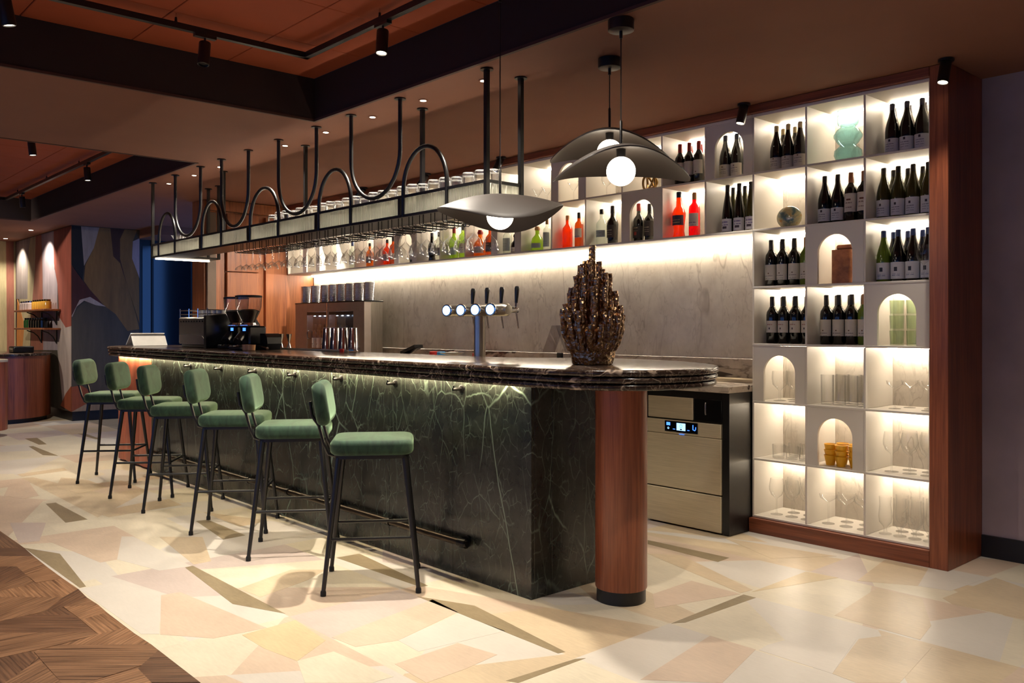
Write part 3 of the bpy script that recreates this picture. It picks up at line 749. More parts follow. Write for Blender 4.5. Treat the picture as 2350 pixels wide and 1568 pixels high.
for i in range(3):
    rings = []
    for k in range(9):
        a = -PI/2 + PI*k/8
        rings.append([(x + 5.6, y - 3.05, 0.0 + 0.03*(2-i) + 0.0148 + 0.0148*math.sin(a)) for x, y in inset(outline, 0.006*i + 0.0148*(1 - math.cos(a)))])
    MB().loft(rings).build('bullnose_slab', 'dark_emperador', top, 50)

pil = thing('wood_pillar', 'round reddish mahogany pillar carrying the free end of the bar top', 'pillar', (-2.727, 3.163, 0))
MB().lathe([(0.117, 0), (0.117, 0.062)], 48).build('base_ring', 'skirting_black', pil)
MB().lathe([(0.122, 0.063), (0.1235, 0.068), (0.1235, 1.027)], 48).build('shaft', 'mahogany', pil)

rail = thing('foot_rail', 'dark brass foot rail running along the bottom of the green marble bar', 'rail', (-5.5, 2.785, -0.031))
MB().tube([(-2.45, 0, 0.225), (2.04, 0, 0.225)], 0.018, 14).build('tube', 'dark_brass', rail)
for x in (-2.2, -1.62, -1.03, -0.43, 0.17, 0.77, 1.37, 2.02):
    b = MB().tube([(x, 0, 0.225), (x, 0.04, 0.225)], 0.011, 10); b.lathe_axis([(0.03, 0), (0.03, 0.01)], 18, (x, 0.0445, 0.225), (0, -1, 0))
    b.lathe_axis([(0.022, -0.014), (0.0225, 0.014)], 16, (x, 0, 0.225), (1, 0, 0)); b.build('bracket', 'black_steel', rail)
MB().lathe_axis([(0.024, 0), (0.024, 0.05), (0.015, 0.058)], 16, (2.015, 0, 0.225), (1, 0, 0)).build('end_cap', 'black_steel', rail)

# ------------------------------------------------------------------ bar stools
def make_stool():
    t = thing('bar_stool', '', 'stool')
    b = pad(0.40, 0.41, 0.075, 0.075, 0.026, 0.008, 6, 4); b.xf(Matrix.Translation((0, 0, 0.668)))
    b.build('seat', 'velvet_green', t, 60)
    MB().prism(rrect(0.36, 0.37, 0.06), 0.652, 0.669).build('seat_frame', 'black_metal', t)
    # local +y is the sitter's forward direction
    b = pad(0.39, 0.215, 0.068, 0.07, 0.03, 0.006, 6, 4)
    b.xf(Matrix.Rotation(R(-90), 4, 'X')); b.v = [(x, y + 0.45*x*x, z) for x, y, z in b.v]
    b.xf(Matrix.Translation((0, -0.290, 0.912)) @ Matrix.Rotation(R(9), 4, 'X')); b.build('backrest', 'velvet_green', t, 60)
    for sx in (-1, 1):
        MB().tube([(sx*0.095, -0.03, 0.655), (sx*0.095, -0.17, 0.652), (sx*0.095, -0.215, 0.668), (sx*0.095, -0.238, 0.72), (sx*0.095, -0.262, 0.81), (sx*0.095, -0.296, 0.86), (sx*0.095, -0.305, 0.93)], 0.0085, 10).build('back_tube', 'black_metal', t)
    for sx in (-1, 1):
        for sy in (-1, 1):
            l = MB().tube([(sx*0.155, sy*0.16, 0.656), (sx*0.217, sy*0.228, 0.022)], [0.0155, 0.0105], 12).build('leg', 'black_metal', t)
            MB().lathe([(0.014, 0.0), (0.014, 0.018), (0.0115, 0.026)], 12, (sx*0.2175, sy*0.2285, 0)).build('rubber_foot', 'rubber', l)
        z = 0.265; k = (0.656 - z)/0.634
        MB().tube([(sx*(0.155 + 0.062*k), -(0.16 + 0.068*k), z), (sx*(0.155 + 0.062*k), (0.16 + 0.068*k), z)], 0.0085, 10).build('stretcher', 'black_metal', t)
    MB().tube([(-0.193, 0.202, 0.265), (0.193, 0.202, 0.265)], 0.0085, 10).build('stretcher', 'black_metal', t)
    return t
stool0 = make_stool()
STL = ['green velvet bar stool nearest the camera, by the open end of the bar', 'second green velvet bar stool from the near end of the bar', 'third green velvet bar stool from the near end of the bar',
       'fourth green velvet bar stool from the near end of the bar', 'fifth green velvet bar stool, standing where green marble meets the terracotta boards', 'farthest green velvet bar stool, in front of the terracotta boards']
for i, (x, y, da) in enumerate([(-3.763, 2.44, 0), (-4.606, 2.45, 1), (-5.40, 2.45, -1), (-6.265, 2.452, 1.5), (-6.95, 2.45, -1), (-7.793, 2.452, 0)]):
    rz = R(-35.5 + da)
    if i == 0:
        stool0.location = (x, y, 0.0012); stool0.rotation_euler = (0, 0, rz); tag(stool0, STL[0], 'stool', 'green velvet bar stools')
    else: dup(stool0, (x, y, 0.0012), rz, STL[i], 'green velvet bar stools')

# ------------------------------------------------------------------ back bar
wt = thing('back_worktop', 'brown veined marble worktop along the back wall', 'worktop', (-6.1, 4.9, 0.889))
MB().bbox(-3.1, 3.02, -0.32, 0.27, 0.0, 0.042, b=0.003).build('slab', 'brown_vein_marble', wt, 30)
MB().bbox(-3.1, 2.93, 0.262, 0.285, 0.043, 0.194, b=0.002).build('upstand', 'brown_vein_marble', wt, 30)
MB().box(1.8, 3.0, 0.10, 0.255, 0.0425, 0.062).build('steel_ledge', 'brushed_steel_x', wt)
bs = tag(MB().box(-9.29, -3.07, 5.19, 5.21, 1.084, 1.918).build('wall_splashback', 'white_marble'), 'pale veined marble splashback above the back worktop', 'splashback', kind='structure')
cab = thing('back_cabinet', 'row of matt black cabinets under the marble worktop behind the bar', 'cabinet', (-6.1, 4.9, 0))
epn = thing('cabinet_end_panel', 'upright matt black end panel right of the glasswasher', 'panel', (-3.1105, 4.88, 0))
MB().bbox(-0.026, 0.026, -0.284, 0.28, 0.004, 0.888, b=0.0015).build('board', 'black_metal', epn)
MB().box(-0.02, 0.02, -0.27, 0.27, 0.0, 0.0035).build('glide_strip', 'rubber', epn)
MB().box(-3.08, 2.33, -0.29, 0.26, 0.08, 0.888).build('carcass', 'black_metal', cab)
MB().box(-3.08, 2.33, -0.24, 0.26, 0.0, 0.079).build('toe_kick', 'skirting_black', cab)
for k in range(9): MB().bbox(-3.07 + 0.6*k, -2.476 + 0.6*k, -0.31, -0.291, 0.09, 0.88, b=0.002).build('door', 'black_metal', cab)
dw = thing('dishwasher', 'stainless undercounter glasswasher with a blue lit control display', 'dishwasher', (-3.435, 4.60, 0.0))
MB().box(-0.325, 0.296, 0.012, 0.5, 0.03, 0.886).build('housing', 'black_metal', dw)
MB().bbox(-0.296, 0.296, -0.012, 0.011, 0.248, 0.598, b=0.003).build('door', 'brushed_steel_x', dw)
MB().bbox(-0.296, 0.296, -0.012, 0.011, 0.012, 0.240, b=0.003).build('lower_panel', 'brushed_steel_x', dw)
cp = MB().bbox(-0.305, 0.296, -0.016, 0.011, 0.602, 0.690, b=0.003).build('control_panel', 'brushed_steel_x', dw)
MB().bbox(-0.137, 0.124, -0.020, -0.0162, 0.616, 0.686, b=0.001).build('display', 'screen_black', cp)
for x0, x1, z0, z1, m in ((-0.122, -0.092, 0.656, 0.676, 'screen_blue'), (-0.04, 0.03, 0.628, 0.676, 'screen_pale'), (-0.07, -0.052, 0.632, 0.636, 'screen_blue'), (0.045, 0.062, 0.632, 0.636, 'screen_blue'),
                        (0.086, 0.092, 0.640, 0.672, 'screen_blue'), (-0.02, 0.02, 0.603, 0.606, 'screen_blue')):
    MB().box(x0, x1, -0.0208, -0.0203, z0, z1).build('icon', m, cp, 0)
MB().tube([(0.094, -0.0206, 0.640), (0.104, -0.0206, 0.637), (0.110, -0.0206, 0.645), (0.111, -0.0206, 0.660)], 0.0025, 6).build('icon', 'screen_blue', cp)
MB().tube([(-0.107 + 0.006*math.cos(a*PI/4), -0.0206, 0.638 + 0.006*math.sin(a*PI/4)) for a in range(8)], 0.0014, 5, True).build('icon', 'screen_pale', cp)
MB().tube([(-0.005 + 0.010*math.cos(a*PI/4), -0.0212, 0.657 + 0.010*math.sin(a*PI/4)) for a in range(8)], 0.0016, 5, True).build('icon', 'screen_blue', cp)
MB().box(-0.012, 0.002, -0.0214, -0.0209, 0.632, 0.640).build('icon', 'screen_black', cp)
MB().bbox(-0.290, 0.075, -0.004, 0.011, 0.700, 0.842, b=0.003).build('service_drawer', 'brushed_steel_x', dw)
MB().bbox(0.08, 0.292, 0.0, 0.011, 0.700, 0.842, b=0.003).build('recess_panel', 'black_steel', dw)
MB().tube([(0.18, -0.010, 0.745), (0.18, -0.014, 0.755), (0.18, -0.014, 0.81), (0.18, -0.010, 0.82)], 0.005, 8).build('handle', 'brushed_steel', dw)

# ------------------------------------------------------------------ shelving grid
GX, GY, GB, PZ, PX, Z0 = -1.976, 4.84, 5.19, 0.3635, 0.365, 0.098
TX0 = GX - 3*PX                                   # left side of the tall unit (-3.071)
unit = thing('tall_shelving', 'floor-to-ceiling white grid shelving in a mahogany frame, right of the marble', 'shelving', (-2.5, 5.0, 0))
run = thing('upper_shelving', 'long two-row white shelving of bottles and niches above the marble splashback', 'shelving', (-6.2, 5.0, 1.9))
ux, uy = unit.location.x, unit.location.y
def up(x0, x1, y0, y1, z0, z1): return (x0-ux, x1-ux, y0-uy, y1-uy, z0, z1)
def rn(x0, x1, y0, y1, z0, z1): return (x0+6.2, x1+6.2, y0-uy, y1-uy, z0-1.9, z1-1.9)
TH = 0.0065
MB().bbox(*up(-1.966, -1.868, 4.808, 5.283, 0.0, 2.708), b=0.002).build('pilaster', 'mahogany', unit, 30)
MB().bbox(*up(-3.083, -1.967, 4.808, 5.283, 0.0, 0.0905), b=0.002).build('plinth', 'mahogany_x', unit, 30)
MB().bbox(*up(-3.0775, -1.967, 4.808, 5.283, 2.656, 2.708), b=0.002).build('fascia', 'mahogany_x', unit, 30)
MB().bbox(*rn(-9.29, -3.0785, 4.808, 5.283, 2.656, 2.708), b=0.002).build('fascia', 'mahogany_x', run, 30)
def cell_x(c):                                    # c = 0..2 in the tall unit, -1..-17 to the left of it
    return TX0 + c*PX, TX0 + (c+1)*PX
NL = 17
for r in range(8):
    z = Z0 + r*PZ; zz = (z - TH, z + TH) if r else (0.092, z + TH)
    if r == 7: zz = (z - TH, 2.655)
    MB().bbox(*up(TX0 - TH, GX + TH, GY, GB - 0.002, *zz), b=0.0015).build('shelf_board', 'white_lacquer', unit, 30)
    if r >= 5: MB().bbox(*rn(TX0 - NL*PX, TX0 - TH - 0.001, GY, GB - 0.002, *zz), b=0.0015).build('shelf_board', 'white_lacquer', run, 30)
div = {}
for r in range(7):
    z = Z0 + r*PZ
    for k in range(-NL if r >= 5 else 0, 4):
        x = TX0 + k*PX
        if 'd' not in div:
            me = MB().bbox(-TH, TH, GY + 0.0005 - uy, GB - 0.002 - uy, TH + 0.0004, PZ - TH - 0.0004, b=0.0015).mesh('divider', 30); me.materials.append(MATS['white_lacquer']); div['d'] = me
        if k >= 0: link('divider', div['d'], unit, (x - ux, 0, z))
        else: link('divider', div['d'], run, (x + 6.2, 0, z - 1.9))
MB().box(*up(TX0 - TH, GX + TH, GB - 0.0015, GB + 0.01, 0.10, 2.655)).build('back_panel', 'white_marble', unit)
MB().box(*rn(TX0 - NL*PX, TX0 - TH - 0.001, GB - 0.0015, GB + 0.01, 1.92, 2.655)).build('back_panel', 'white_marble', run)
arch_cells = {(0, 2), (1, 1), (1, 4), (2, 3), (-1, 6), (-5, 6), (-3, 5), (-7, 5), (-11, 5), (-16, 5), (-9, 6), (-13, 6)}
w = PX - 2*TH - 0.001; h = PZ - 2*TH - 0.001; ra = 0.109
pl = [(-w/2, 0), (-ra, 0), (-ra, 0.182)] + [(-ra*math.cos(PI*k/20), 0.182 + ra*math.sin(PI*k/20)) for k in range(1, 20)] + [(ra, 0.182), (ra, 0), (w/2, 0), (w/2, h), (-w/2, h)]
b = MB().prism(pl, 0.001, 0.019).flip_xz_y()
arch_me = b.mesh('arch_panel', 30); arch_me.materials.append(MATS['white_lacquer'])
led_me = MB().box(-0.17, 0.17, -0.006, 0.006, -0.008, 0.0).mesh('led_strip', 0); led_me.materials.append(MATS['led_shelf'])
for r in range(7):
    for c in range(-NL if r >= 5 else 0, 3):
        x0, x1 = cell_x(c); z = Z0 + r*PZ
        par, qx, qz = (unit, ux, 0.0) if c >= 0 else (run, -6.2, 1.9)
        if (c, r) in arch_cells: link('arch_panel', arch_me, par, ((x0+x1)/2 - qx, GY - uy, z + TH + 0.0005 - qz))
        link('led_strip', led_me, par, ((x0+x1)/2 - qx, 5.150 - uy, z + PZ - TH - 0.0005 - qz))
MB().box(*rn(-9.28, -3.10, 5.155, 5.172, 1.896, 1.9085)).build('led_strip', 'led_backsplash', run)

# tall wood cabinet closing the back bar on the left
tc = thing('tall_cabinet', 'tall mahogany cabinet with plain doors at the far end of the back bar', 'cabinet', (-9.5, 4.6, 0))
MB().box(-0.19, 0.14, -0.72, 0.69, 0.0, 2.708).build('carcass', 'mahogany_lit', tc)
MB().bbox(0.141, 0.19, -0.018, 0.59, 0.0, 2.56, b=0.002).build('side_panel', 'mahogany_lit', tc)
MB().bbox(0.141, 0.185, -0.477, -0.10, 0.0, 1.915, b=0.003).build('door', 'mahogany_lit', tc)
MB().bbox(0.141, 0.185, -0.477, -0.10, 1.925, 2.57, b=0.003).build('door', 'mahogany_lit', tc)
MB().bbox(0.141, 0.178, -0.70, -0.60, 0.0, 2.57, b=0.003).build('jamb', 'taupe', tc)
MB().bbox(0.141, 0.2, -0.70, 0.19, 2.59, 2.705, b=0.003).build('soffit_panel', 'mahogany_lit', tc)

# ------------------------------------------------------------------ bottles
PROF = {
 'bordeaux': ([(0.001,0.003),(0.034,0.0),(0.0375,0.004),(0.0378,0.183),(0.0345,0.202),(0.022,0.222),(0.0150,0.238),(0.0143,0.25),(0.0143,0.298)], 0.236, 0.300),
 'burgundy': ([(0.001,0.003),(0.037,0.0),(0.0405,0.004),(0.041,0.135),(0.0385,0.160),(0.031,0.192),(0.0215,0.222),(0.0158,0.248),(0.0143,0.27),(0.0143,0.296)], 0.232, 0.299),
 'flute': ([(0.001,0.003),(0.034,0.0),(0.0372,0.004),(0.0376,0.110),(0.0350,0.145),(0.0265,0.205),(0.0175,0.262),(0.0143,0.29),(0.0143,0.326)], 0.268, 0.329),
 'round': ([(0.001,0.003),(0.036,0.0),(0.040,0.005),(0.041,0.150),(0.038,0.168),(0.024,0.186),(0.0145,0.2),(0.014,0.262)], 0.232, 0.268),
 'bell': ([(0.001,0.003),(0.036,0.0),(0.040,0.006),(0.034,0.05),(0.036,0.09),(0.0425,0.145),(0.0425,0.165),(0.034,0.190),(0.020,0.21),(0.0175,0.25),(0.0165,0.292)], 0.268, 0.305),
 'slim': ([(0.001,0.003),(0.036,0.0),(0.0385,0.004),(0.0385,0.195),(0.035,0.216),(0.018,0.235),(0.0145,0.245),(0.0145,0.302)], 0.262, 0.312),
 'taper': ([(0.001,0.003),(0.033,0.0),(0.036,0.006),(0.0405,0.12),(0.0415,0.150),(0.036,0.172),(0.018,0.196),(0.0145,0.215),(0.0145,0.276)], 0.226, 0.280),
 'squat': ([(0.001,0.003),(0.046,0.0),(0.050,0.006),(0.050,0.085),(0.044,0.112),(0.022,0.138),(0.017,0.150),(0.017,0.18)], 0.178, 0.21),
}
bcache = {}
def bottle_meshes(shape, glass, foil, lab, lz):
    k = (shape, glass, foil, lab, lz)
    if k not in bcache:
        pr, f0, f1 = PROF[shape]
        m1 = MB().lathe(pr, 20).mesh('glass_body', 60); m1.materials.append(MATS[glass])
        fr = pr[-1][0] + 0.0008
        pf = [(fr + (0.0006 if shape in ('burgundy', 'flute') else 0.0), f0), (fr, f0 + 0.02), (fr, f1 - 0.004), (fr - 0.003, f1)]
        if shape == 'squat': pf = [(0.02, f0), (0.023, f0 + 0.012), (0.016, f1)]
        m2 = MB().lathe(pf, 16).mesh('capsule', 50); m2.materials.append(MATS[foil])
        m3 = None
        if lab:
            rb = max(r for r, z in pr if z < 0.16) + 0.0006
            m3 = MB().arc_label(rb, lz[0], lz[1], R(-90 - 62), R(-90 + 78), 14).mesh('paper_label', 60); m3.materials.append(MATS[lab])
        bcache[k] = (m1, m2, m3)
    return bcache[k]
def bottle(name, label, cat, loc, shape, glass, foil, lab, lz=(0.022, 0.100), group=None, rz=0.0, sc=1.0):
    t = thing(name, label, cat, loc, rz, group)
    m1, m2, m3 = bottle_meshes(shape, glass, foil, lab, lz)
    link('glass_body', m1, t); link('capsule' if 'foil' in foil else 'stopper', m2, t)
    if m3: link('paper_label', m3, t)
    if sc != 1.0: t.scale = (sc, sc, sc)
    return t
def floor_z(r): return Z0 + r*PZ + TH + 0.0006
def clampx(x, c, m=0.0505):
    a, b = cell_x(c); return min(max(x, a + m), b - m)
BOT = {
'c0r6':([-2.979, -2.897, -2.815],[-2.996, -2.912]), 'c2r6':([-2.236, -2.152, -2.068],[-2.276, -2.187, -2.100]),
'c1r5':([-2.650, -2.566, -2.484, -2.405],[-2.625, -2.535, -2.445]), 'c2r5':([-2.286, -2.202, -2.118, -2.034],[-2.278, -2.194, -2.110, -2.028]),
'c0r4':([-3.018, -2.936, -2.854, -2.773],[-3.005, -2.920, -2.835]), 'c2r4':([-2.286, -2.202, -2.118, -2.034],[-2.278, -2.194, -2.110, -2.028]),
'c0r3':([-3.010, -2.928, -2.846, -2.766],[-3.000, -2.915, -2.832]), 'c1r3':([-2.640, -2.560, -2.480, -2.402],[-2.628, -2.545, -2.462]),
'k1r6':([-3.362, -3.274],[-3.330, -3.236]), 'k2r6':([-3.736, -3.657, -3.578],[-3.725, -3.640]), 'k1r5':([-3.345, -3.255, -3.165],[-3.374, -3.282, -3.19])}
def bset(key, c, r, name, look, shape, glass, foil, lab, lz, cell, back=True, yf=4.965, yb=5.075, over=None):
    f, b = BOT[key]; z = floor_z(r); n = len(f)
    for i, x in enumerate(f):
        o = (over or {}).get(i, {})
        pos = 'leftmost' if i == 0 else 'rightmost' if i == n-1 else ORD[i] + ' from left'
        bottle(name, '%s, %s, front row, %s' % (o.get('look', look), pos, cell), 'bottle', (clampx(x, c), yf, z), o.get('shape', shape), o.get('glass', glass), o.get('foil', foil), o.get('lab', lab), o.get('lz', lz), 'wine bottles in the lit shelves', rz=random.uniform(-.12, .12))
    if back:
        m = len(b)
        for i, x in enumerate(b):
            pos = 'left' if i == 0 else 'right' if i == m-1 else ORD[i]
            bottle(name, '%s, %s one of the back row, %s' % (look, pos, cell), 'bottle', (clampx(x, c), yb, z), shape, glass, foil, lab, lz, 'wine bottles in the lit shelves')
bset('c0r6', 0, 6, 'wine_bottle', 'cream-capped dark wine bottle', 'burgundy', 'bottle_dark', 'foil_cream', 'label_cream', (0.012, 0.092), 'cell left of teal vase')
bset('c2r6', 2, 6, 'wine_bottle', 'slate-capped dark wine bottle', 'burgundy', 'bottle_dark', 'foil_slate', 'label_white', (0.012, 0.094), 'cell right of teal vase')
bset('c1r5', 1, 5, 'wine_bottle', 'dark wine bottle', 'burgundy', 'bottle_dark', 'foil_black', 'label_white', (0.020, 0.096), 'cell below the teal vase',
     over={2: dict(look='copper-capped claret bottle', shape='bordeaux', foil='foil_copper', lab='label_tall', lz=(0.062, 0.172)), 3: dict(look='copper-capped claret bottle', shape='bordeaux', foil='foil_copper', lab='label_tall', lz=(0.062, 0.172))})
bset('c2r5', 2, 5, 'wine_bottle', 'olive green white-wine bottle', 'burgundy', 'bottle_olive', 'foil_black', 'label_white', (0.016, 0.110), 'second cell down beside pilaster')
bset('c0r4', 0, 4, 'wine_bottle', 'claret bottle with cream label', 'bordeaux', 'bottle_dark', 'foil_black', 'label_cream', (0.040, 0.140), 'cell below the glass blob',
     over={3: dict(look='corked green bottle with cream label', glass='bottle_green', foil='cork')})
bset('c2r4', 2, 4, 'wine_bottle', 'blue-capped dark bottle', 'burgundy', 'bottle_dark', 'foil_blue', 'label_house', (0.016, 0.112), 'third cell down beside pilaster',
     over={0: dict(look='blue-capped green bottle', glass='bottle_green')})
bset('c0r3', 0, 3, 'wine_bottle', 'claret bottle with red script', 'bordeaux', 'bottle_dark', 'foil_black', 'label_red', (0.070, 0.145), 'cell above the goblet niche')
bset('c1r3', 1, 3, 'wine_bottle', 'claret bottle with white label', 'bordeaux', 'bottle_dark', 'foil_black', 'label_cream', (0.050, 0.150), 'cell below the leather block',
     over={3: dict(look='corked green bottle with white label', glass='bottle_green', foil='cork')})
bset('k1r6', -1, 6, 'wine_bottle', 'navy-capped dark bottle', 'burgundy', 'bottle_dark', 'foil_navy', 'label_cream', (0.012, 0.100), 'top-row arch under ceiling spotlight')
bset('k2r6', -2, 6, 'wine_bottle', 'red-capped claret bottle', 'bordeaux', 'bottle_dark', 'foil_red', 'label_cream', (0.070, 0.165), 'cell right of the gold knot')
bset('k1r5', -1, 5, 'wine_bottle', 'tall slender dark bottle', 'flute', 'bottle_olive', 'foil_black', 'label_violet', (0.016, 0.100), 'cell beside the tall unit', over={0: dict(glass='bottle_dark'), 1: dict(glass='bottle_dark')})
SP = [  # spirits on the lower of the two upper rows
 (-2, -3.766, 'bell', 'bottle_orange', 'foil_navy', 'label_navyband', (0.085, 0.150), 'bright orange aperitif bottle with navy label band', 1.08),
 (-2, -3.615, 'slim', 'bottle_red', 'cork', 'label_pale', (0.075, 0.165), 'bright red aperitif bottle with cork-coloured cap', 1.0),
 (-3, -4.110, 'taper', 'bottle_dark', 'foil_red', 'label_dark', (0.03, 0.115), 'black liqueur bottle with red-marked neck in the arched niche', 1.02),
 (-3, -4.010, 'taper', 'bottle_dark', 'foil_black', 'label_bourbon', (0.04, 0.15), 'black bottle at the right edge of the liqueur niche', 0.98),
 (-4, -4.490, 'round', 'bottle_clear', 'foil_black', 'label_gin', (0.062, 0.112), 'clear bottle with black cap and a little yellow liquor', 1.05),
 (-4, -4.365, 'taper', 'bottle_dark', 'foil_black', 'label_bourbon', (0.05, 0.14), 'dark cream-liqueur bottle right of the clear yellow bottle', 1.06),
 (-5, -4.863, 'round', 'bottle_orange', 'cork', None, (0, 0), 'slim orange bottle fading to peach at the base', 1.0),
 (-5, -4.715, 'slim', 'bottle_whisky', 'foil_black', 'label_pale', (0.09, 0.17), 'amber bottle right of the orange peach bottle', 0.9),
 (-6, -5.190, 'squat', 'bottle_lime', 'cork', 'label_gin', (0.03, 0.07), 'squat pale green bottle with round cork stopper', 1.0),
 (-6, -5.075, 'slim', 'bottle_clear', 'cork', 'label_gin', (0.04, 0.18), 'clear square-shouldered gin bottle beside the round corked one', 0.84),
 (-7, -5.560, 'round', 'bottle_clear', 'foil_slate', 'label_gin', (0.03, 0.14), 'frosted grey gin bottle in the niche behind the pendant', 1.0),
 (-7, -5.460, 'squat', 'bottle_dark', 'foil_black', 'label_cream', (0.02, 0.07), 'small dark bottle beside the frosted gin bottle', 0.8),
 (-8, -5.925, 'squat', 'bottle_amber', 'foil_red', 'label_cream', (0.03, 0.08), 'amber bourbon bottle with dripping red cap', 1.15),
 (-8, -5.790, 'round', 'bottle_whisky', 'foil_black', 'label_bourbon', (0.04, 0.12), 'square bourbon bottle with black label right of red cap', 1.0),
 (-9, -6.300, 'taper', 'bottle_lime', 'foil_red', 'label_gin', (0.04, 0.10), 'green bottle with red collar behind the hanging glasses', 1.08),
 (-9, -6.170, 'slim', 'bottle_lime', 'foil_black', 'label_pale', (0.05, 0.14), 'slim yellow-green bottle next to the red-collared one', 1.0),
 (-10, -6.640, 'bell', 'bottle_dark', 'foil_slate', 'label_navyband', (0.07, 0.14), 'dark bell-shaped bottle behind the hanging glasses', 0.9),
 (-10, -6.530, 'slim', 'bottle_clear', 'foil_black', 'label_dark', (0.06, 0.14), 'slim clear bottle right of the dark bell bottle', 0.88),
 (-11, -6.950, 'taper', 'bottle_dark', 'foil_black', 'label_pale', (0.04, 0.12), 'dark bottle alone in an arched niche behind hanging glasses', 0.9),
 (-12, -7.420, 'round', 'bottle_orange', 'foil_black', 'label_pale', (0.05, 0.12), 'glowing orange whisky bottle behind the hanging glasses', 1.0),
 (-12, -7.290, 'slim', 'bottle_whisky', 'foil_black', 'label_cream', (0.06, 0.13), 'brown whisky bottle right of the glowing orange one', 0.92),
 (-13, -7.720, 'round', 'bottle_amber', 'foil_black', 'label_bourbon', (0.05, 0.12), 'single amber bottle left of the two whisky bottles', 0.95),
 (-14, -8.060, 'slim', 'bottle_clear', 'foil_blue', 'label_white', (0.05, 0.15), 'clear vodka bottle with blue cap, far left', 0.95)]
for c, x, shp, gl_, fo, lb, lz, lab, sc in SP:
    bottle('spirit_bottle', lab, 'bottle', (clampx(x, c, 0.055), 4.965, floor_z(5)), shp, gl_, fo, lb, lz, 'spirit bottles on the upper shelf', sc=sc)

# ------------------------------------------------------------------ stemware and tumblers
GP = {
 'rack': [(0.029,0.0),(0.031,0.001),(0.036,0.030),(0.041,0.100),(0.040,0.150),(0.037,0.205),(0.0355,0.205),(0.039,0.10),(0.033,0.02),(0.002,0.014)],
 'wine': [(0.034,0.0),(0.034,0.002),(0.006,0.005),(0.004,0.02),(0.0038,0.085),(0.008,0.095),(0.030,0.112),(0.041,0.140),(0.042,0.160),(0.035,0.205),(0.0335,0.205)],
 'coupe': [(0.033,0.0),(0.033,0.002),(0.006,0.005),(0.0036,0.02),(0.0036,0.115),(0.010,0.120),(0.042,0.140),(0.047,0.160),(0.0455,0.160)],
 'martini': [(0.034,0.0),(0.034,0.002),(0.006,0.005),(0.0036,0.02),(0.0036,0.095),(0.010,0.104),(0.054,0.172),(0.0525,0.172)],
 'goblet': [(0.034,0.0),(0.034,0.002),(0.007,0.006),(0.005,0.02),(0.005,0.055),(0.012,0.064),(0.038,0.090),(0.043,0.125),(0.040,0.165),(0.0385,0.165)],
 'tulip': [(0.033,0.0),(0.033,0.003),(0.010,0.010),(0.007,0.03),(0.012,0.042),(0.032,0.066),(0.036,0.100),(0.031,0.160),(0.033,0.205),(0.0315,0.205)],
 'highball': [(0.030,0.0),(0.031,0.0),(0.033,0.155),(0.0315,0.155),(0.0295,0.012),(0.002,0.010)],
 'tumbler': [(0.035,0.0),(0.0365,0.0),(0.040,0.085),(0.0385,0.085),(0.0345,0.010),(0.002,0.009)],
}
gcache = {}
def glass(kind, label, loc, group, mat='clear_glass', flip=False, sc=1.0, name=None):
    k = (kind, mat, flip)
    if k not in gcache:
        b = MB().lathe(GP[kind], 22, cap1=False)
        if flip:
            H_ = max(p[1] for p in GP[kind]); b.v = [(x, -y, H_ - z) for x, y, z in b.v]
        me = b.mesh('drinking_glass', 50); me.materials.append(MATS[mat]); gcache[k] = me
    nm = name or {'wine': 'wine_glass', 'coupe': 'coupe_glass', 'martini': 'martini_glass', 'goblet': 'goblet', 'tulip': 'beer_glass', 'highball': 'highball_glass', 'tumbler': 'tumbler'}[kind]
    o = link(nm, gcache[k], None, loc); o.scale = (sc, sc, sc)
    return tag(o, label, 'glass', group)
def gset(c, r, kind, word, cell, xs, yf=4.96, xb=(), yb=5.08, mat='clear_glass', sc=1.0):
    x0, x1 = cell_x(c); z = floor_z(r)
    for i, u in enumerate(xs):
        pos = 'left' if i == 0 else 'right' if i == len(xs)-1 else 'middle' if len(xs) == 3 else ORD[i]
        glass(kind, '%s, %s one in the front row, %s' % (word, pos, cell), (x0 + u*PX, yf, z), 'glasses in the lit shelves', mat, sc=sc)
    for i, u in enumerate(xb):
        pos = 'left' if i == 0 else 'right' if i == len(xb)-1 else 'middle' if len(xb) == 3 else ORD[i]
        glass(kind, '%s, %s one in the back row, %s' % (word, pos, cell), (x0 + u*PX, yb, z), 'glasses in the lit shelves', mat, sc=sc)
gset(0, 2, 'goblet', 'clear goblet', 'left arched niche', (0.32, 0.61), xb=(0.40, 0.69), sc=1.14)
gset(1, 2, 'highball', 'clear highball glass', 'cell above the yellow cups', (0.20, 0.41, 0.62, 0.83), xb=(0.30, 0.52, 0.74), sc=1.15)
gset(2, 2, 'coupe', 'clear coupe glass', 'cell under the tumbler niche', (0.33, 0.835), xb=(0.42, 0.74), sc=1.0)
gset(0, 1, 'tumbler', 'low clear tumbler', 'cell left of yellow cups', (0.30, 0.55, 0.80), xb=(0.42, 0.68))
gset(2, 1, 'wine', 'large clear wine glass', 'cell right of yellow cups', (0.28, 0.56, 0.835), xb=(0.42, 0.72), sc=1.12)
gset(0, 0, 'wine', 'clear wine glass', 'bottom left cell', (0.26, 0.55, 0.835), xb=(0.40, 0.70), sc=1.12)
gset(1, 0, 'coupe', 'clear wide coupe', 'bottom middle cell', (0.22, 0.53, 0.825), xb=(0.38, 0.70), sc=1.12)
gset(2, 0, 'tulip', 'clear footed beer glass', 'bottom right cell', (0.18, 0.41, 0.64, 0.865), xb=(0.30, 0.54, 0.78), sc=1.05)
gset(-6, 6, 'martini', 'clear martini glass', 'cell right of the glass rack', (0.22, 0.53, 0.825), sc=0.92)
gset(-5, 6, 'martini', 'clear martini glass', 'arch behind the twin pendants', (0.35, 0.65), sc=0.92)
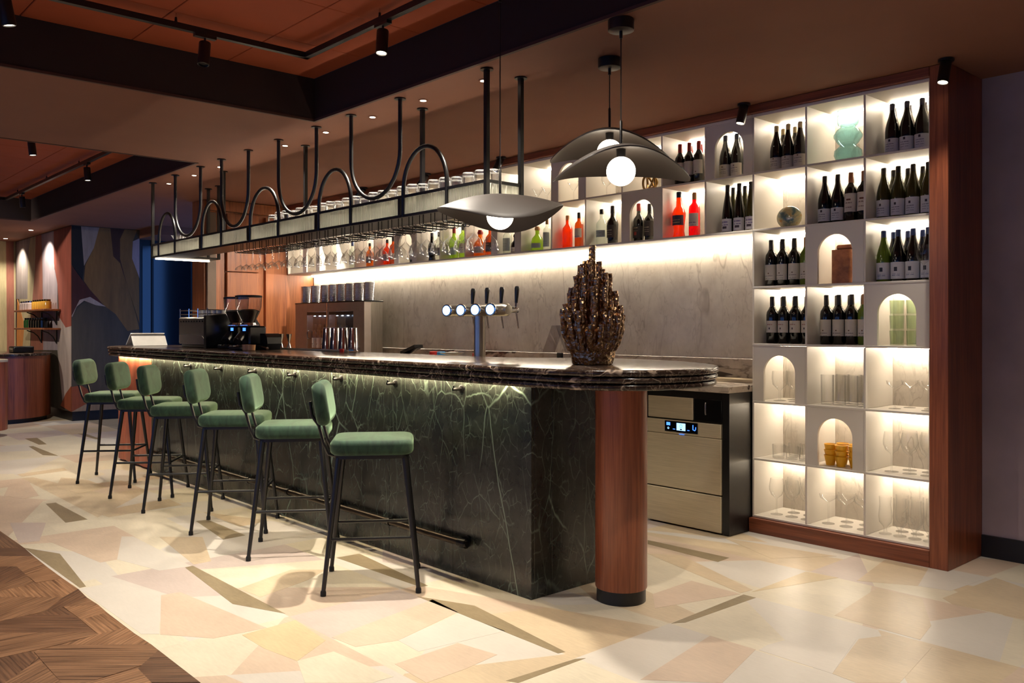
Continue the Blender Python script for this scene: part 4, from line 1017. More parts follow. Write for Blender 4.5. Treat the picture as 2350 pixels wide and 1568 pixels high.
gset(-4, 6, 'wine', 'clear wine glass', 'cell left of the gold knot', (0.30, 0.55, 0.80), sc=0.95)
x0, x1 = cell_x(2)
lev = ['bottom', 'middle', 'top']
for j in range(3):
    for i, u in enumerate((0.37, 0.63)):
        glass('tumbler', 'pale green tumbler, %s of the %s stack in the arched niche' % (lev[j], ('left', 'right')[i]), (x0 + u*PX, 4.955, floor_z(3) + j*0.0862), 'stacked green tinted tumblers', 'green_tint_glass')
glass('wine', 'large clear wine glass beside the blue-capped bottles', (-2.025, 4.881, floor_z(4)), 'glasses in the lit shelves', sc=0.95)
# yellow cups
plain('yellow_glaze', S(244, 184, 44), 0.35)
cup = MB().lathe([(0.022, 0.0), (0.024, 0.0), (0.036, 0.058), (0.038, 0.060), (0.0355, 0.061), (0.033, 0.057), (0.021, 0.006), (0.001, 0.005)], 22).mesh('cup', 50); cup.materials.append(MATS['yellow_glaze'])
x0, x1 = cell_x(1)
for i, (u, y) in enumerate(((0.30, 4.93), (0.51, 4.915), (0.72, 4.93), (0.40, 5.01), (0.62, 5.01))):
    for j in range(3):
        o = link('cup', cup, None, (x0 + u*PX, y, floor_z(1) + 0.0335*j))
        tag(o, 'yellow ceramic cup, %s of the %s stack in the arched niche' % (lev[j], ('front left', 'front middle', 'front right', 'rear left', 'rear right')[i]), 'cup', 'yellow cups in the niche')
# ornaments
v = MB().lathe([(0.052, 0.0), (0.068, 0.012), (0.081, 0.045), (0.078, 0.072), (0.052, 0.096), (0.046, 0.104), (0.060, 0.118), (0.082, 0.152), (0.082, 0.166), (0.064, 0.196), (0.044, 0.210), (0.042, 0.218), (0.056, 0.226), (0.060, 0.24), (0.060, 0.312), (0.056, 0.316)], 32, cap1=False)
tag(v.build('bubble_vase', 'teal_glass', loc=(-2.508, 4.975, floor_z(6)), smooth=50), 'tall teal glass vase of stacked bubbles on the top shelf', 'vase')
b = MB(); n = 28; rings = []
for k in range(17):
    t = -PI/2 + PI*k/16
    rr = math.cos(t); z = 0.068 + 0.072*math.sin(t)
    rings.append([((0.078*rr*(1 + 0.10*math.sin(2*a + 0.5))) * math.cos(a), 0.042*rr*math.sin(a), max(0.0005, z - 0.012*(rr**0.5)*math.exp(-((a - PI*0.72)/0.5)**2)*2.2*max(0, math.sin(t)))) for a in [2*PI*i/n for i in range(n)]])
b.loft([[(x, y, z) for x, y, z in r] for r in rings]); tag(b.build('glass_blob', 'blob_glass', loc=(-2.885, 4.955, floor_z(5)), smooth=60), 'rounded amber and teal marbled glass sculpture', 'sculpture')
lb = thing('leather_block', 'brown leather block standing in an arched niche', 'box', (-2.53, 4.975, floor_z(4)))
q = MB().prism(rrect(0.125, 0.10, 0.018), 0.0, 0.205); q.build('body', 'leather', lb)
MB().prism([(0.06, -0.051), (0.02, -0.051), (0.045, -0.06), (0.062, -0.056)], 0.10, 0.15).build('folded_flap', 'leather', lb)
MB().bbox(-0.04, 0.055, -0.03, 0.04, 0.206, 0.235, b=0.008).build('top_fold', 'leather', lb)
kn = thing('gold_knot', 'gold knotted loop ornament behind the twin pendants', 'ornament', (-4.005, 4.97, floor_z(6) + 0.003))
pts = []
for k in range(40):
    a = 2*PI*k/40; pts.append((0.055*math.sin(a) , 0.018*math.cos(2*a), 0.062 + 0.05*math.sin(2*a)))
MB().tube(pts, 0.0085, 8, True).build('loop', 'gold', kn)
MB().tube([(0.055*math.cos(2*PI*k/40)*0.8, 0.02*math.sin(4*PI*k/40 + 1.6), 0.062 + 0.052*math.sin(2*PI*k/40)) for k in range(40)], 0.0085, 8, True).build('loop', 'gold', kn)

# ------------------------------------------------------------------ hanging glass rack
RX0, RX1, RF, RB = -8.63, -3.603, 3.065, 3.318
rack = thing('glass_rack', 'black steel ceiling-hung glass rack with wavy tubes and ribbed glass sides', 'rack', (-6.1, 3.19, 2.0))
rx, ry, rz0 = -6.1, 3.19, 2.0
def T(p): return (p[0]-rx, p[1]-ry, p[2]-rz0)
def rbx(x0, x1, y0, y1, z0, z1, nm, mt='black_metal'): return MB().box(x0-rx, x1-rx, y0-ry, y1-ry, z0-rz0, z1-rz0).build(nm, mt, rack)
HS = 0.0085
LY = 3.62       # the short return leg at the far end runs back to here
for zc, nm in ((2.099, 'top_rail'), (1.981, 'bottom_rail')):
    rbx(RX0, RX1 + HS, RF - HS, RF + HS, zc - HS, zc + HS, nm)
    rbx(-8.38, RX1 + HS, RB - HS, RB + HS, zc - HS, zc + HS, nm)
    rbx(RX1 - HS, RX1 + HS, RF + HS, RB - HS, zc - HS, zc + HS, nm)
    rbx(RX0 - HS, RX0 + HS, RF - HS, LY, zc - HS, zc + HS, nm)
    rbx(-8.38 - HS, -8.38 + HS, RB - HS, LY, zc - HS, zc + HS, nm)
    rbx(RX0, -8.38, LY - HS, LY + HS, zc - HS, zc + HS, nm)
rbx(RX0 + HS, RX1 - HS, RF + HS, RB - HS, 1.973, 1.980, 'shelf_plate', 'black_steel')
rbx(RX0 + HS, -8.38 - HS, RB - HS, LY - HS, 1.973, 1.980, 'shelf_plate', 'black_steel')
MB().box(RX0 + 0.01 - rx, RX0 + 0.03 - rx, RF + 0.02 - ry, LY - ry, 1.962 - rz0, 1.970 - rz0).build('led_strip', 'led_rack', rack)
MB().box(-8.5 - rx, RX1 - 0.02 - rx, RB - 0.03 - ry, RB - 0.02 - ry, 1.9805 - rz0, 1.988 - rz0).build('led_strip', 'led_rack_inner', rack)
N_ = [-3.955, -4.425, -4.992, -5.45, -6.017, -6.528, -7.036, -7.474, -8.054, -8.50]
posts_f = [RX1, RX0]
tr_ = 0.0135
def ell(xa, xb, zc, h, up_, n=18):
    cx = (xa + xb)/2; r = (xb - xa)/2
    return [(cx - r*math.cos(PI*k/n), RF, zc + (h if up_ else -h)*math.sin(PI*k/n)) for k in range(n + 1)]
for i in range(0, 10, 2):                          # arches rising from the rack
    xb = N_[i] - 0.0; xa = N_[i+1] + 0.034
    p = [(xa, RF, 1.975)] + ell(xa, xb, 2.13, 0.245, True) + [(xb, RF, 1.975)]
    MB().tube([T(q) for q in p], tr_, 10).build('arch_tube', 'black_metal', rack)
for i in range(1, 9, 2):                           # loops hanging from the ceiling
    xb = N_[i]; xa = N_[i+1]
    p = [(xa, RF, 2.707)] + ell(xa, xb, 2.40, 0.275, False) + [(xb, RF, 2.707)]
    MB().tube([T(q) for q in p], tr_, 10).build('loop_tube', 'black_metal', rack)
    for x in (xa, xb):
        MB().lathe([(0.036, 0), (0.036, 0.006)], 18, T((x, RF, 2.7025))).build('ceiling_cap', 'black_steel', rack)
        rbx(x - 0.011, x + 0.011, RF - 0.011, RF + 0.011, 1.990, 2.090, 'mullion')
pst = [(RX1, RF), (RX0, RF), (RX1, RB), (-4.54, RB), (-6.07, RB), (-7.57, RB), (-8.38, LY), (RX0, LY)]
for x, y in pst:
    rbx(x - 0.012, x + 0.012, y - 0.012, y + 0.012, 1.973, 2.707, 'post')
    MB().lathe([(0.036, 0), (0.036, 0.006)], 18, T((x, y, 2.7025))).build('ceiling_cap', 'black_steel', rack)
xs = [RX0] + sorted([N_[i] for i in range(1, 9)] + [N_[0]]) + [RX1]
for y in (RF, RB):
    for a, b in zip(xs[:-1], xs[1:]):
        if y == RB and b < -8.3: continue
        aa = max(a, -8.36) if y == RB else a
        rbx(aa + 0.016, b - 0.016, y - 0.003, y + 0.003, 1.991, 2.089, 'ribbed_glass_panel', 'ribbed_glass')
rbx(RX1 - 0.003, RX1 + 0.003, RF + 0.016, RB - 0.016, 1.991, 2.089, 'ribbed_glass_panel', 'ribbed_glass')
rbx(RX0 - 0.003, RX0 + 0.003, RF + 0.016, LY - 0.016, 1.991, 2.089, 'ribbed_glass_panel', 'ribbed_glass')
# wire hangers and the glasses in them
PITCH = 0.1115; X_R = -3.77; NH = 28
wire = MB()
for sx in (-0.019, 0.019):
    wire.tube([(sx, -0.115, 0.0), (sx, -0.115, -0.055), (sx, -0.105, -0.062), (sx, 0.14, -0.062), (sx, 0.15, -0.055), (sx, 0.15, 0.0)], 0.0028, 6)
wme = wire.mesh('glass_hanger'); wme.materials.append(MATS['black_steel'])
hg = 0
GP['hang'] = [(0.033, 0.0), (0.033, 0.002), (0.007, 0.006), (0.0042, 0.02), (0.004, 0.085), (0.010, 0.097), (0.036, 0.122), (0.047, 0.160), (0.046, 0.178), (0.0445, 0.178)]
for i in range(NH):
    x = X_R - PITCH*i
    link('glass_hanger', wme, rack, (x - rx, 0, 1.973 - rz0))
    for y, row in ((3.115, 'front'), (3.235, 'rear')):
        if row == 'rear' and i % 2: continue
        kind = 'hang' if i < 20 else 'coupe'
        H_ = max(p[1] for p in GP[kind])
        lab = 'hanging stemmed glass, %s from the right in the %s row under the rack' % (ordn(i) if row == 'front' else ordn(i // 2), row)
        sg = 1.0 if i < 20 else 0.95
        glass(kind, lab, (x, y, 1.973 - 0.062 + 0.0045 + 0.003 - H_*sg), 'stemmed glasses hanging under the rack', 'hang_glass', True, sg, 'hanging_glass')
for i in range(25):                                # upturned tumblers on the rack
    x = -3.67 - 0.1105*i
    glass('rack', 'upturned clear tumbler on the rack, %s from the right end' % ordn(i), (x, 3.17, 1.9806), 'upturned tumblers on the rack', 'hang_glass', True, 1.03 if i % 3 else 0.98, 'rack_tumbler')
for i in range(15):
    x = -6.46 - 0.105*i
    glass('goblet', 'small glass on the rack left of the tumblers, %s from right' % ordn(i), (x, 3.17, 1.9806), 'small glasses on the rack', 'hang_glass', False, 0.86, 'rack_goblet')
for i, (x, y) in enumerate(((-8.20, 3.17), (-8.34, 3.2))):
    glass('martini', ('tall flared glass near the far end of the rack', 'tall flared glass at the very end of the rack')[i], (x, y, 1.9806), 'tall glasses at the rack end', 'hang_glass', False, 1.15, 'rack_flared_glass')

# ------------------------------------------------------------------ pendants
def pendant(loc, zc, ztop, rot, label, power):
    t = thing('pendant_lamp', label, 'lamp', (loc[0], loc[1], zc), rot, 'leaf pendant lamps')
    nr, na = 14, 56; A, Bh = 0.312, 0.298; up_, dn = [], []
    for k in range(nr + 1):
        q = 0.03 + 0.97*k/nr
        for j in range(na):
            a = 2*PI*j/na; c_, s_ = math.cos(a), math.sin(a)
            tip = 1 + 0.05*abs(s_)**6
            x = A*q*c_; y = Bh*q*s_*tip
            z = -0.135*(q*c_)**2*(1 + 0.1*q) - 0.062*(q*s_)**2 + 0.010*q*q*math.sin(3*a)
            up_.append((x, y, z)); dn.append((x, y, z - 0.006))
    b = MB(); fs = []; M_ = (nr+1)*na
    for k in range(nr):
        for j in range(na):
            j2 = (j+1) % na
            fs.append((k*na+j, (k+1)*na+j, (k+1)*na+j2, k*na+j2)); fs.append((M_+k*na+j, M_+k*na+j2, M_+(k+1)*na+j2, M_+(k+1)*na+j))
    for j in range(na):
        j2 = (j+1) % na
        fs.append((nr*na+j, M_+nr*na+j, M_+nr*na+j2, nr*na+j2))
    fs.append(tuple(range(na))); fs.append(tuple(M_ + j for j in range(na))[::-1])
    b.add(up_ + dn, fs).build('shade', 'shade_grey', t, 60)
    MB().lathe([(0.0665*math.sin(PI*k/20) + 1e-6, -0.0665*math.cos(PI*k/20) - 0.108) for k in range(21)], 32).build('globe', 'globe', t, 80)
    MB().lathe([(0.02, -0.05), (0.022, -0.007)], 16).build('socket', 'black_metal', t)
    MB().lathe([(0.0065, 0.0), (0.0065, 0.12), (0.004, 0.125)], 12).build('stem', 'black_metal', t)
    MB().tube([(0, 0, 0.122), (0, 0, ztop - zc - 0.05)], 0.0028, 8).build('cable', 'black_metal', t)
    MB().lathe([(0.056, ztop - zc - 0.052), (0.060, ztop - zc - 0.050), (0.060, ztop - zc - 0.0015)], 32).build('canopy', 'black_metal', t)
    MB().lathe([(0.008, ztop - zc - 0.085), (0.008, ztop - zc - 0.052)], 12).build('cable_gland', 'black_metal', t)
plain('shade_grey', S(50, 43, 39), 0.55, 0, 0.03)
pendant((-3.23, 2.835), 1.958, 2.9965, R(137.9), 'leaf-shaped grey pendant lamp hanging alone in front of the glass rack', 0)
pendant((-2.615, 3.032), 2.122, 2.7085, R(47.9), 'leaf-shaped grey pendant lamp above the sculpture, nearer of the overlapping pair', 0)
pendant((-3.033, 3.426), 2.325, 2.7085, R(40.0), 'leaf-shaped grey pendant lamp, farther and higher of the overlapping pair', 0)

# ------------------------------------------------------------------ tracks and spotlights
def track(label, pts, z, hangers):
    t = thing('light_track', label, 'track', (pts[0][0], pts[0][1], z))
    o = pts[0]
    for (a, b) in zip(pts[:-1], pts[1:]):
        x0, x1 = sorted((a[0], b[0])); y0, y1 = sorted((a[1], b[1]))
        MB().box(x0 - 0.017 - o[0], x1 + 0.017 - o[0], y0 - 0.017 - o[1], y1 + 0.017 - o[1], -0.016, 0.016).build('rail', 'black_metal', t)
    for x, y in hangers:
        MB().tube([(x - o[0], y - o[1], 0.016), (x - o[0], y - o[1], 2.998 - z)], 0.003, 6).build('hanger_wire', 'chrome', t)
        MB().lathe([(0.009, 0.016), (0.006, 0.045)], 10, (x - o[0], y - o[1], 0)).build('hanger_clip', 'black_metal', t)
track('black L-shaped lighting track in the near ceiling tray', [(-4.694, -0.6), (-4.694, 2.57), (-1.0, 2.57)], 2.93, [(-4.694, 1.79), (-4.694, 0.6), (-3.9, 2.57), (-2.6, 2.57)])
track('black L-shaped lighting track in the far ceiling tray', [(-8.2, 2.61), (-12.5, 2.61), (-12.5, 0.6)], 2.93, [(-9.4, 2.61), (-10.6, 2.61), (-11.9, 2.61), (-12.5, 2.2)])
def track_spot(x, y, z, direction, label, power, angle=60, lit=True, along='x', blend=0.9):
    t = thing('track_spotlight', label, 'spotlight', (x, y, z), 0, 'track spotlights')
    d = Vector(direction).normalized()
    MB().box(*((-0.06, 0.06, -0.016, 0.016) if along == 'x' else (-0.016, 0.016, -0.06, 0.06)), -0.033, -0.0165).build('adapter', 'black_metal', t)
    MB().tube([(0, 0, -0.03), (0, 0, -0.06)], 0.006, 8).build('stem', 'black_metal', t)
    o = Vector((0, 0, -0.058)); e = o + d*0.13
    b = MB().lathe_axis([(0.030, 0.0), (0.0315, 0.004), (0.0315, 0.128), (0.027, 0.13), (0.026, 0.118)], 24, o, d); b.build('can', 'black_metal', t)
    MB().lathe_axis([(0.0255, 0.121), (0.0255, 0.124)], 20, o, d).build('lens', 'lens' if lit else 'screen_black', t)
    if power: spot(t, tuple(e + d*0.004), d, power, min(130, angle + 35), blend)
SPW = 1.25
track_spot(-4.694, 0.97, 2.93, (-0.05, 0.2, -1), 'lit black track spotlight at the left end of the near track', 70*SPW, 75, along='y')
track_spot(-4.694, 1.95, 2.93, (0.10, -0.12, -1), 'unlit black track spotlight seen from behind on the near track', 0, 70, False, along='y')
track_spot(-3.87, 2.57, 2.93, (0.10, -0.14, -1), 'lit black track spotlight right of the near track corner', 210*SPW, 75)
track_spot(-8.42, 1.95, 2.985, (0.05, 0.1, -1), 'lit black spotlight hanging nearest in the far tray', 70*SPW, 70)
track_spot(-9.14, 2.61, 2.93, (0.05, 0.05, -1), 'lit black spotlight on the far track, right one', 70*SPW, 70)
track_spot(-11.7, 2.61, 2.93, (-0.1, 0.1, -1), 'lit black spotlight on the far track, left one', 60*SPW, 70)
track_spot(-12.5, 1.2, 2.93, (-0.6, 0.75, -0.5), 'black spotlight on the far track aimed at the mural', 90*SPW, 70, along='y')
# unseen spotlights added on the near track to light the floor
for k, (x, y) in enumerate(((-4.694, -0.2), (-2.75, 2.57), (-1.5, 2.57))):
    track_spot(x, y, 2.93, (0.0, 0.06 if k else 0.25, -1), ('unseen track spotlight added at the camera end of the near track', 'unseen track spotlight added above the open bar end', 'unseen track spotlight added above the floor right of the bar')[k], (60, 55, 75)[k]*SPW, 80, along='y' if k == 0 else 'x')
def can_spot(x, y, tilt, label, power):
    t = thing('ceiling_spotlight', label, 'spotlight', (x, y, 2.7085), 0, 'surface spotlights along the shelving')
    d = Vector(tilt).normalized(); o = Vector((0, 0, -0.012))
    MB().lathe([(0.040, -0.012), (0.040, 0.0)], 24).build('base_plate', 'black_metal', t)
    MB().lathe_axis([(0.026, 0.0), (0.0285, 0.003), (0.0285, 0.118), (0.025, 0.12), (0.024, 0.110)], 24, o, d).build('can', 'black_metal', t)
    MB().lathe_axis([(0.0235, 0.1125), (0.0235, 0.116)], 20, o, d).build('lens', 'lens', t)
    if power: spot(t, tuple(o + d*0.122), d, power, 62, 0.6)
for i, (x, lab) in enumerate(((-1.854, 'black ceiling spotlight at the mahogany end pilaster'), (-3.076, 'black ceiling spotlight where tall unit meets upper shelves'), (-5.395, 'black ceiling spotlight just right of the glass rack'),
                              (-6.427, 'black ceiling spotlight seen over the rack tumblers'), (-7.494, 'farthest black ceiling spotlight along the upper shelves'))):
    can_spot(x, 4.745, ((-0.05, -0.25, -1), (-0.10, -0.22, -1), (-0.35, -0.35, -1), (-0.9, -0.5, -1.2), (-1.5, -0.35, -1.2))[i], lab, (60, 60, 60, 110, 130)[i])
DL = [-3.783, -4.364, -4.935, -5.547, -6.166, -7.372, -7.938, -8.561]
for i, x in enumerate(DL):
    t = thing('recessed_downlight', 'tiny recessed downlight above the glass rack, %s from right' % ordn(i), 'downlight', (x, 3.195, 2.7085), 0, 'recessed downlights above the rack')
    MB().lathe([(0.028, -0.003), (0.030, 0.0)], 20).build('trim_ring', 'ceiling_paint', t)
    MB().lathe([(0.019, -0.0045), (0.019, -0.0032)], 18).build('lens', 'lens', t)
    spot(t, (0, 0, -0.012), (0, 0, -1), 60, 80, 0.7)
for i, (x, y) in enumerate(((-14.0, 3.24), (-15.6, 3.25))):
    t = thing('recessed_downlight', ('recessed downlight in front of the mural shelves', 'recessed downlight at the far left ceiling')[i], 'downlight', (x, y, 2.7085), 0, 'recessed downlights at the mural')
    MB().lathe([(0.04, -0.003), (0.042, 0.0)], 20).build('trim_ring', 'ceiling_paint', t)
    MB().lathe([(0.03, -0.0045), (0.03, -0.0032)], 18).build('lens', 'lens', t)
    spot(t, (0, 0, -0.012), (-0.1, 0.15, -1), 70, 110, 0.7)

# ------------------------------------------------------------------ things on the bar
TOPZ = 1.1192
sc = thing('coral_sculpture', 'glossy bronze sculpture of clustered upright fingers on the bar end', 'sculpture', (-2.87, 3.115, TOPZ))
rs = random.Random(3)
n = 40; rings = []
for k, (r, z) in enumerate([(0.094, 0.0), (0.099, 0.004), (0.104, 0.04), (0.114, 0.09), (0.122, 0.13), (0.124, 0.16), (0.11, 0.18), (0.05, 0.185)]):
    rings.append([((r + 0.006*math.sin(7*a + 2*z*30) * (k > 1) + 0.004*math.sin(13*a)*(k > 1))*math.cos(a), (r + 0.006*math.sin(7*a + 2*z*30)*(k > 1) + 0.004*math.sin(13*a)*(k > 1))*math.sin(a), z) for a in [2*PI*i/n for i in range(n)]])
MB().loft(rings).build('pot', 'bronze', sc, 60)
def finger(r0, r1, a, z0, z1, rad):
    m = 9; pts = []; rr = []
    for k in range(m + 1):
        t = k/m; r = r0 + (r1 - r0)*(1 - (1 - t)**2.2)
        pts.append((r*math.cos(a) + rs.uniform(-.0025, .0025), r*math.sin(a) + rs.uniform(-.0025, .0025), z0 + (z1 - z0)*t))
        rr.append(rad*rs.uniform(0.86, 1.16)*(1.15 - 0.22*t))
    MB().tube(pts, rr, 9).build('finger', 'bronze', sc, 50)
finger(0.0, 0.002, 0, 0.16, 0.578, 0.0165)
for cnt, r0, r1, z, rad, ph in ((4, 0.025, 0.035, 0.505, 0.0135, 0.3), (7, 0.045, 0.062, 0.455, 0.0135, 0.1), (10, 0.066, 0.088, 0.400, 0.0135, 0.0), (13, 0.086, 0.112, 0.340, 0.0135, 0.2), (16, 0.098, 0.134, 0.280, 0.0140, 0.0), (18, 0.104, 0.152, 0.225, 0.0140, 0.15)):
    for k in range(cnt):
        finger(r0, r1*rs.uniform(0.95, 1.04), 2*PI*k/cnt + ph + rs.uniform(-.05, .05), 0.07 if r0 > 0.09 else 0.14, z + rs.uniform(-0.04, 0.045), rad)

tap = thing('beer_tap', 'stainless four-tap beer font with lit round badges and black handles', 'beer tap', (-4.255, 3.56, 0.9215))
TZ = 1.408 - 0.9215
MB().lathe([(0.055, 0.0), (0.055, 0.012), (0.038, 0.014), (0.038, TZ - 0.02)], 32).build('column', 'brushed_steel', tap)
MB().lathe_axis([(0.004, -0.002), (0.030, 0.0), (0.040, 0.02), (0.040, 0.62), (0.030, 0.64), (0.004, 0.642)], 32, (-0.36, 0, TZ), (1, 0, 0)).build('crossbar', 'brushed_steel', tap)
for k in range(4):
    x = -0.225 + 0.145*k
    bdg = MB().lathe_axis([(0.012, 0.0), (0.012, 0.05), (0.036, 0.056), (0.040, 0.062), (0.040, 0.072), (0.033, 0.074)], 28, (x, -0.035, TZ - 0.0), (0.25, -1, 0)).build('badge', 'chrome', tap)
    d = Vector((0.25, -1, 0)).normalized(); p = Vector((x, -0.035, TZ)) + d*0.0745
    MB().lathe_axis([(0.034, 0.0), (0.034, 0.0012)], 28, p, d).build('glow_ring', 'badge_blue', bdg)
    MB().lathe_axis([(0.030, 0.0013), (0.029, 0.0026)], 28, p, d).build('lit_face', 'badge_glow', bdg)
    h = MB().lathe_axis([(0.010, 0.0), (0.012, 0.03), (0.0155, 0.075), (0.0165, 0.092), (0.013, 0.104), (0.004, 0.108)], 16, (x, 0.125, TZ + 0.045), (0, 0.08, 1)).build('handle', 'plastic_black', tap)
    MB().lathe_axis([(0.007, -0.04), (0.007, 0.002)], 10, (x, 0.125, TZ + 0.045), (0, 0.08, 1)).build('handle_stem', 'chrome', h)
    MB().lathe_axis([(0.016, 0.0), (0.020, 0.01), (0.018, 0.10), (0.008, 0.106)], 16, (x, 0.035, TZ), (0, 1, 0)).build('valve', 'chrome', tap)
    MB().tube([(x, 0.125, TZ - 0.01), (x, 0.135, TZ - 0.06), (x, 0.145, TZ - 0.115)], [0.0075, 0.0065, 0.005], 10).build('spout', 'chrome', tap)

em = thing('espresso_machine', 'chrome and black espresso machine with a cup rail on the bar', 'espresso machine', (-7.58, 3.24, TOPZ))
MB().bbox(-0.33, 0.33, -0.20, 0.20, 0.03, 0.27, b=0.012).build('body', 'brushed_steel', em)
MB().bbox(-0.31, 0.31, -0.18, 0.18, 0.0, 0.029, b=0.004).build('base', 'plastic_black', em)
q = MB().prism([(-0.24, 0.0), (0.21, 0.0), (0.21, 0.06), (0.25, 0.20), (0.2, 0.275), (0.02, 0.30), (-0.24, 0.28)], 0.0, 0.05)
q.xf(Matrix(((0,0,1,0.331),(1,0,0,0),(0,1,0,0),(0,0,0,1)))).build('side_cheek', 'plastic_black', em)
for z in (0.295, 0.33): MB().tube([(-0.33, -0.19, z), (0.30, -0.19, z), (0.30, 0.19, z), (-0.33, 0.19, z)], 0.004, 8, True).build('cup_rail', 'chrome', em)
for x in (-0.32, -0.11, 0.09, 0.29):
    MB().tube([(x, -0.19, 0.26), (x, -0.19, 0.345)], 0.005, 8).build('rail_post', 'chrome', em)
plain('machine_panel', S(120, 108, 104), 0.25, 0.6); plain('leaf_green', S(80, 120, 60), 0.5); plain('amber_plastic', S(220, 150, 40), 0.35)
MB().prism([(-0.30, 0.03), (0.27, 0.03), (0.27, 0.07), (0.20, 0.105), (-0.05, 0.118), (-0.30, 0.112)], 0.0, 0.004).xf(Matrix(((1,0,0,0),(0,0,-1,-0.2005),(0,1,0,0),(0,0,0,1)))).build('splash_panel', 'machine_panel', em, 0)
for k in range(9): MB().lathe_axis([(0.008, 0), (0.008, 0.004)], 10, (-0.27 + 0.06*k, -0.2005, 0.232), (0, -1, 0)).build('vent_stud', 'black_steel', em)
for i in range(5):
    mg = MB().lathe([(0.026, 0.0), (0.034, 0.004), (0.037, 0.062), (0.034, 0.062), (0.030, 0.008), (0.001, 0.006)], 18).build('coffee_cup', 'plastic_white', None, loc=(-7.83 + 0.11*i, 3.22, TOPZ + 0.2712))
    tag(mg, 'white cup upside on the espresso machine, %s from left' % ordn(i), 'cup', 'cups on the espresso machine')
def grinder(x, y, lab):
    t = thing('coffee_grinder', lab, 'grinder', (x, y, TOPZ), R(8))
    MB().bbox(-0.085, 0.085, -0.13, 0.13, 0.0, 0.035, b=0.008).build('base', 'plastic_black', t)
    MB().bbox(-0.07, 0.07, -0.04, 0.12, 0.036, 0.19, b=0.012).build('body', 'plastic_black', t)
    MB().lathe([(0.085, 0.191), (0.085, 0.199), (0.06, 0.201), (0.055, 0.215)], 26).build('collar', 'chrome', t)
    hp = MB().lathe([(0.05, 0.216), (0.06, 0.245), (0.088, 0.30), (0.10, 0.35), (0.103, 0.42)], 30, cap0=False, cap1=False).build('hopper', 'smoke_acrylic', t)
    MB().lathe([(0.047, 0.217), (0.057, 0.246), (0.084, 0.30), (0.087, 0.312), (0.04, 0.325), (0.001, 0.322)], 24).build('beans', 'coffee_beans', hp)
    MB().lathe([(0.105, 0.4205), (0.106, 0.432), (0.09, 0.437)], 30).build('lid', 'plastic_black', t)
    MB().lathe_axis([(0.035, 0.0), (0.038, 0.09), (0.03, 0.10)], 20, (0, -0.055, 0.12), (0.25, -0.5, -0.4)).build('doser', 'plastic_black', t)
    MB().tube([(0.02, -0.11, 0.045), (0.05, -0.16, 0.03), (0.11, -0.17, 0.035)], 0.009, 10).build('fork', 'chrome', t)
    MB().box(-0.02, 0.02, -0.0412, -0.0402, 0.15, 0.175).build('button', 'screen_blue', t)
grinder(-6.60, 3.10, 'front black coffee grinder with a bean-filled clear hopper')
grinder(-7.05, 3.20, 'rear black coffee grinder partly hidden by the other grinder')
kb = thing('knock_box', 'glossy black angular knock box right of the coffee grinders', 'box', (-6.42, 3.20, TOPZ))
q = MB().prism([(-0.06, 0.0), (0.04, 0.0), (0.07, 0.05), (0.06, 0.10), (0.02, 0.13), (-0.06, 0.13)], -0.06, 0.06).flip_xz_y(); q.build('body', 'plastic_black', kb)
MB().tube([(-0.03, -0.066, 0.03), (0.04, -0.068, 0.02), (0.085, -0.068, 0.015)], 0.010, 10).build('lever', 'chrome', kb)
for i, (x, y) in enumerate(((-6.36, 2.86), (-6.28, 2.86))):
    tg = MB().lathe([(0.028, 0.0), (0.031, 0.002), (0.033, 0.045), (0.031, 0.045), (0.029, 0.004), (0.001, 0.003)], 20).build('wooden_cup', 'light_wood', loc=(x - 0.02, y + 0.12, TOPZ)); tag(tg, ('small pale wooden cup in front of the grinders, left one', 'small pale wooden cup in front of the grinders, right one')[i], 'cup', 'pale wooden cups')
pk = thing('milk_carton', 'small red and white carton standing behind the grinders', 'carton', (-7.13, 3.40, TOPZ))
MB().bbox(-0.03, 0.03, -0.03, 0.03, 0, 0.11, b=0.003).build('box', 'plastic_white', pk); plain('print_red', S(190, 40, 36), 0.5)
MB().box(-0.0305, 0.0305, -0.0308, 0.0308, 0.03, 0.06).build('red_band', 'print_red', pk)
# steel bar tray with jiggers and shakers
ty = thing('bar_tray', 'narrow stainless tray along the back edge of the bar top', 'tray', (-6.12, 3.395, TOPZ))
MB().bbox(-0.62, 0.62, -0.045, 0.045, 0.0, 0.006, b=0.002).build('plate', 'brushed_steel_x', ty)
MB().box(-0.62, 0.62, -0.046, -0.0425, 0.0062, 0.014).build('lip', 'brushed_steel_x', ty)
for i, x in enumerate((-6.62, -6.485)):
    j = MB().lathe([(0.020, 0.0), (0.021, 0.0), (0.008, 0.046), (0.007, 0.052), (0.009, 0.058), (0.0225, 0.118), (0.0215, 0.118), (0.006, 0.06)], 22, cap1=False).build('jigger', 'chrome', loc=(x, 3.395, TOPZ + 0.0065)); tag(j, ('hourglass steel jigger on the bar tray, left one', 'hourglass steel jigger on the bar tray, right one')[i], 'jigger', 'steel jiggers')
for i, x in enumerate((-5.875, -5.757, -5.635, -5.55)):
    s_ = thing('cocktail_shaker', 'polished steel cocktail shaker tin on the bar tray, %s from left' % ordn(i), 'shaker', (x, 3.395 + (0.0 if i < 3 else 0.03), TOPZ + 0.0065), 0, 'steel shaker tins')
    MB().lathe([(0.028, 0.0), (0.030, 0.004), (0.043, 0.165), (0.044, 0.168), (0.0425, 0.168), (0.029, 0.012), (0.001, 0.010)], 28).xf(Matrix(((1,0,0,0),(0,1,0,0),(0,0,-1,0.1685),(0,0,0,1)))).build('tin', 'chrome', s_)
    MB().lathe([(0.0302, 0.1686), (0.0302, 0.1700), (0.020, 0.1702)], 24).build('base_disc', 'brushed_steel', s_)
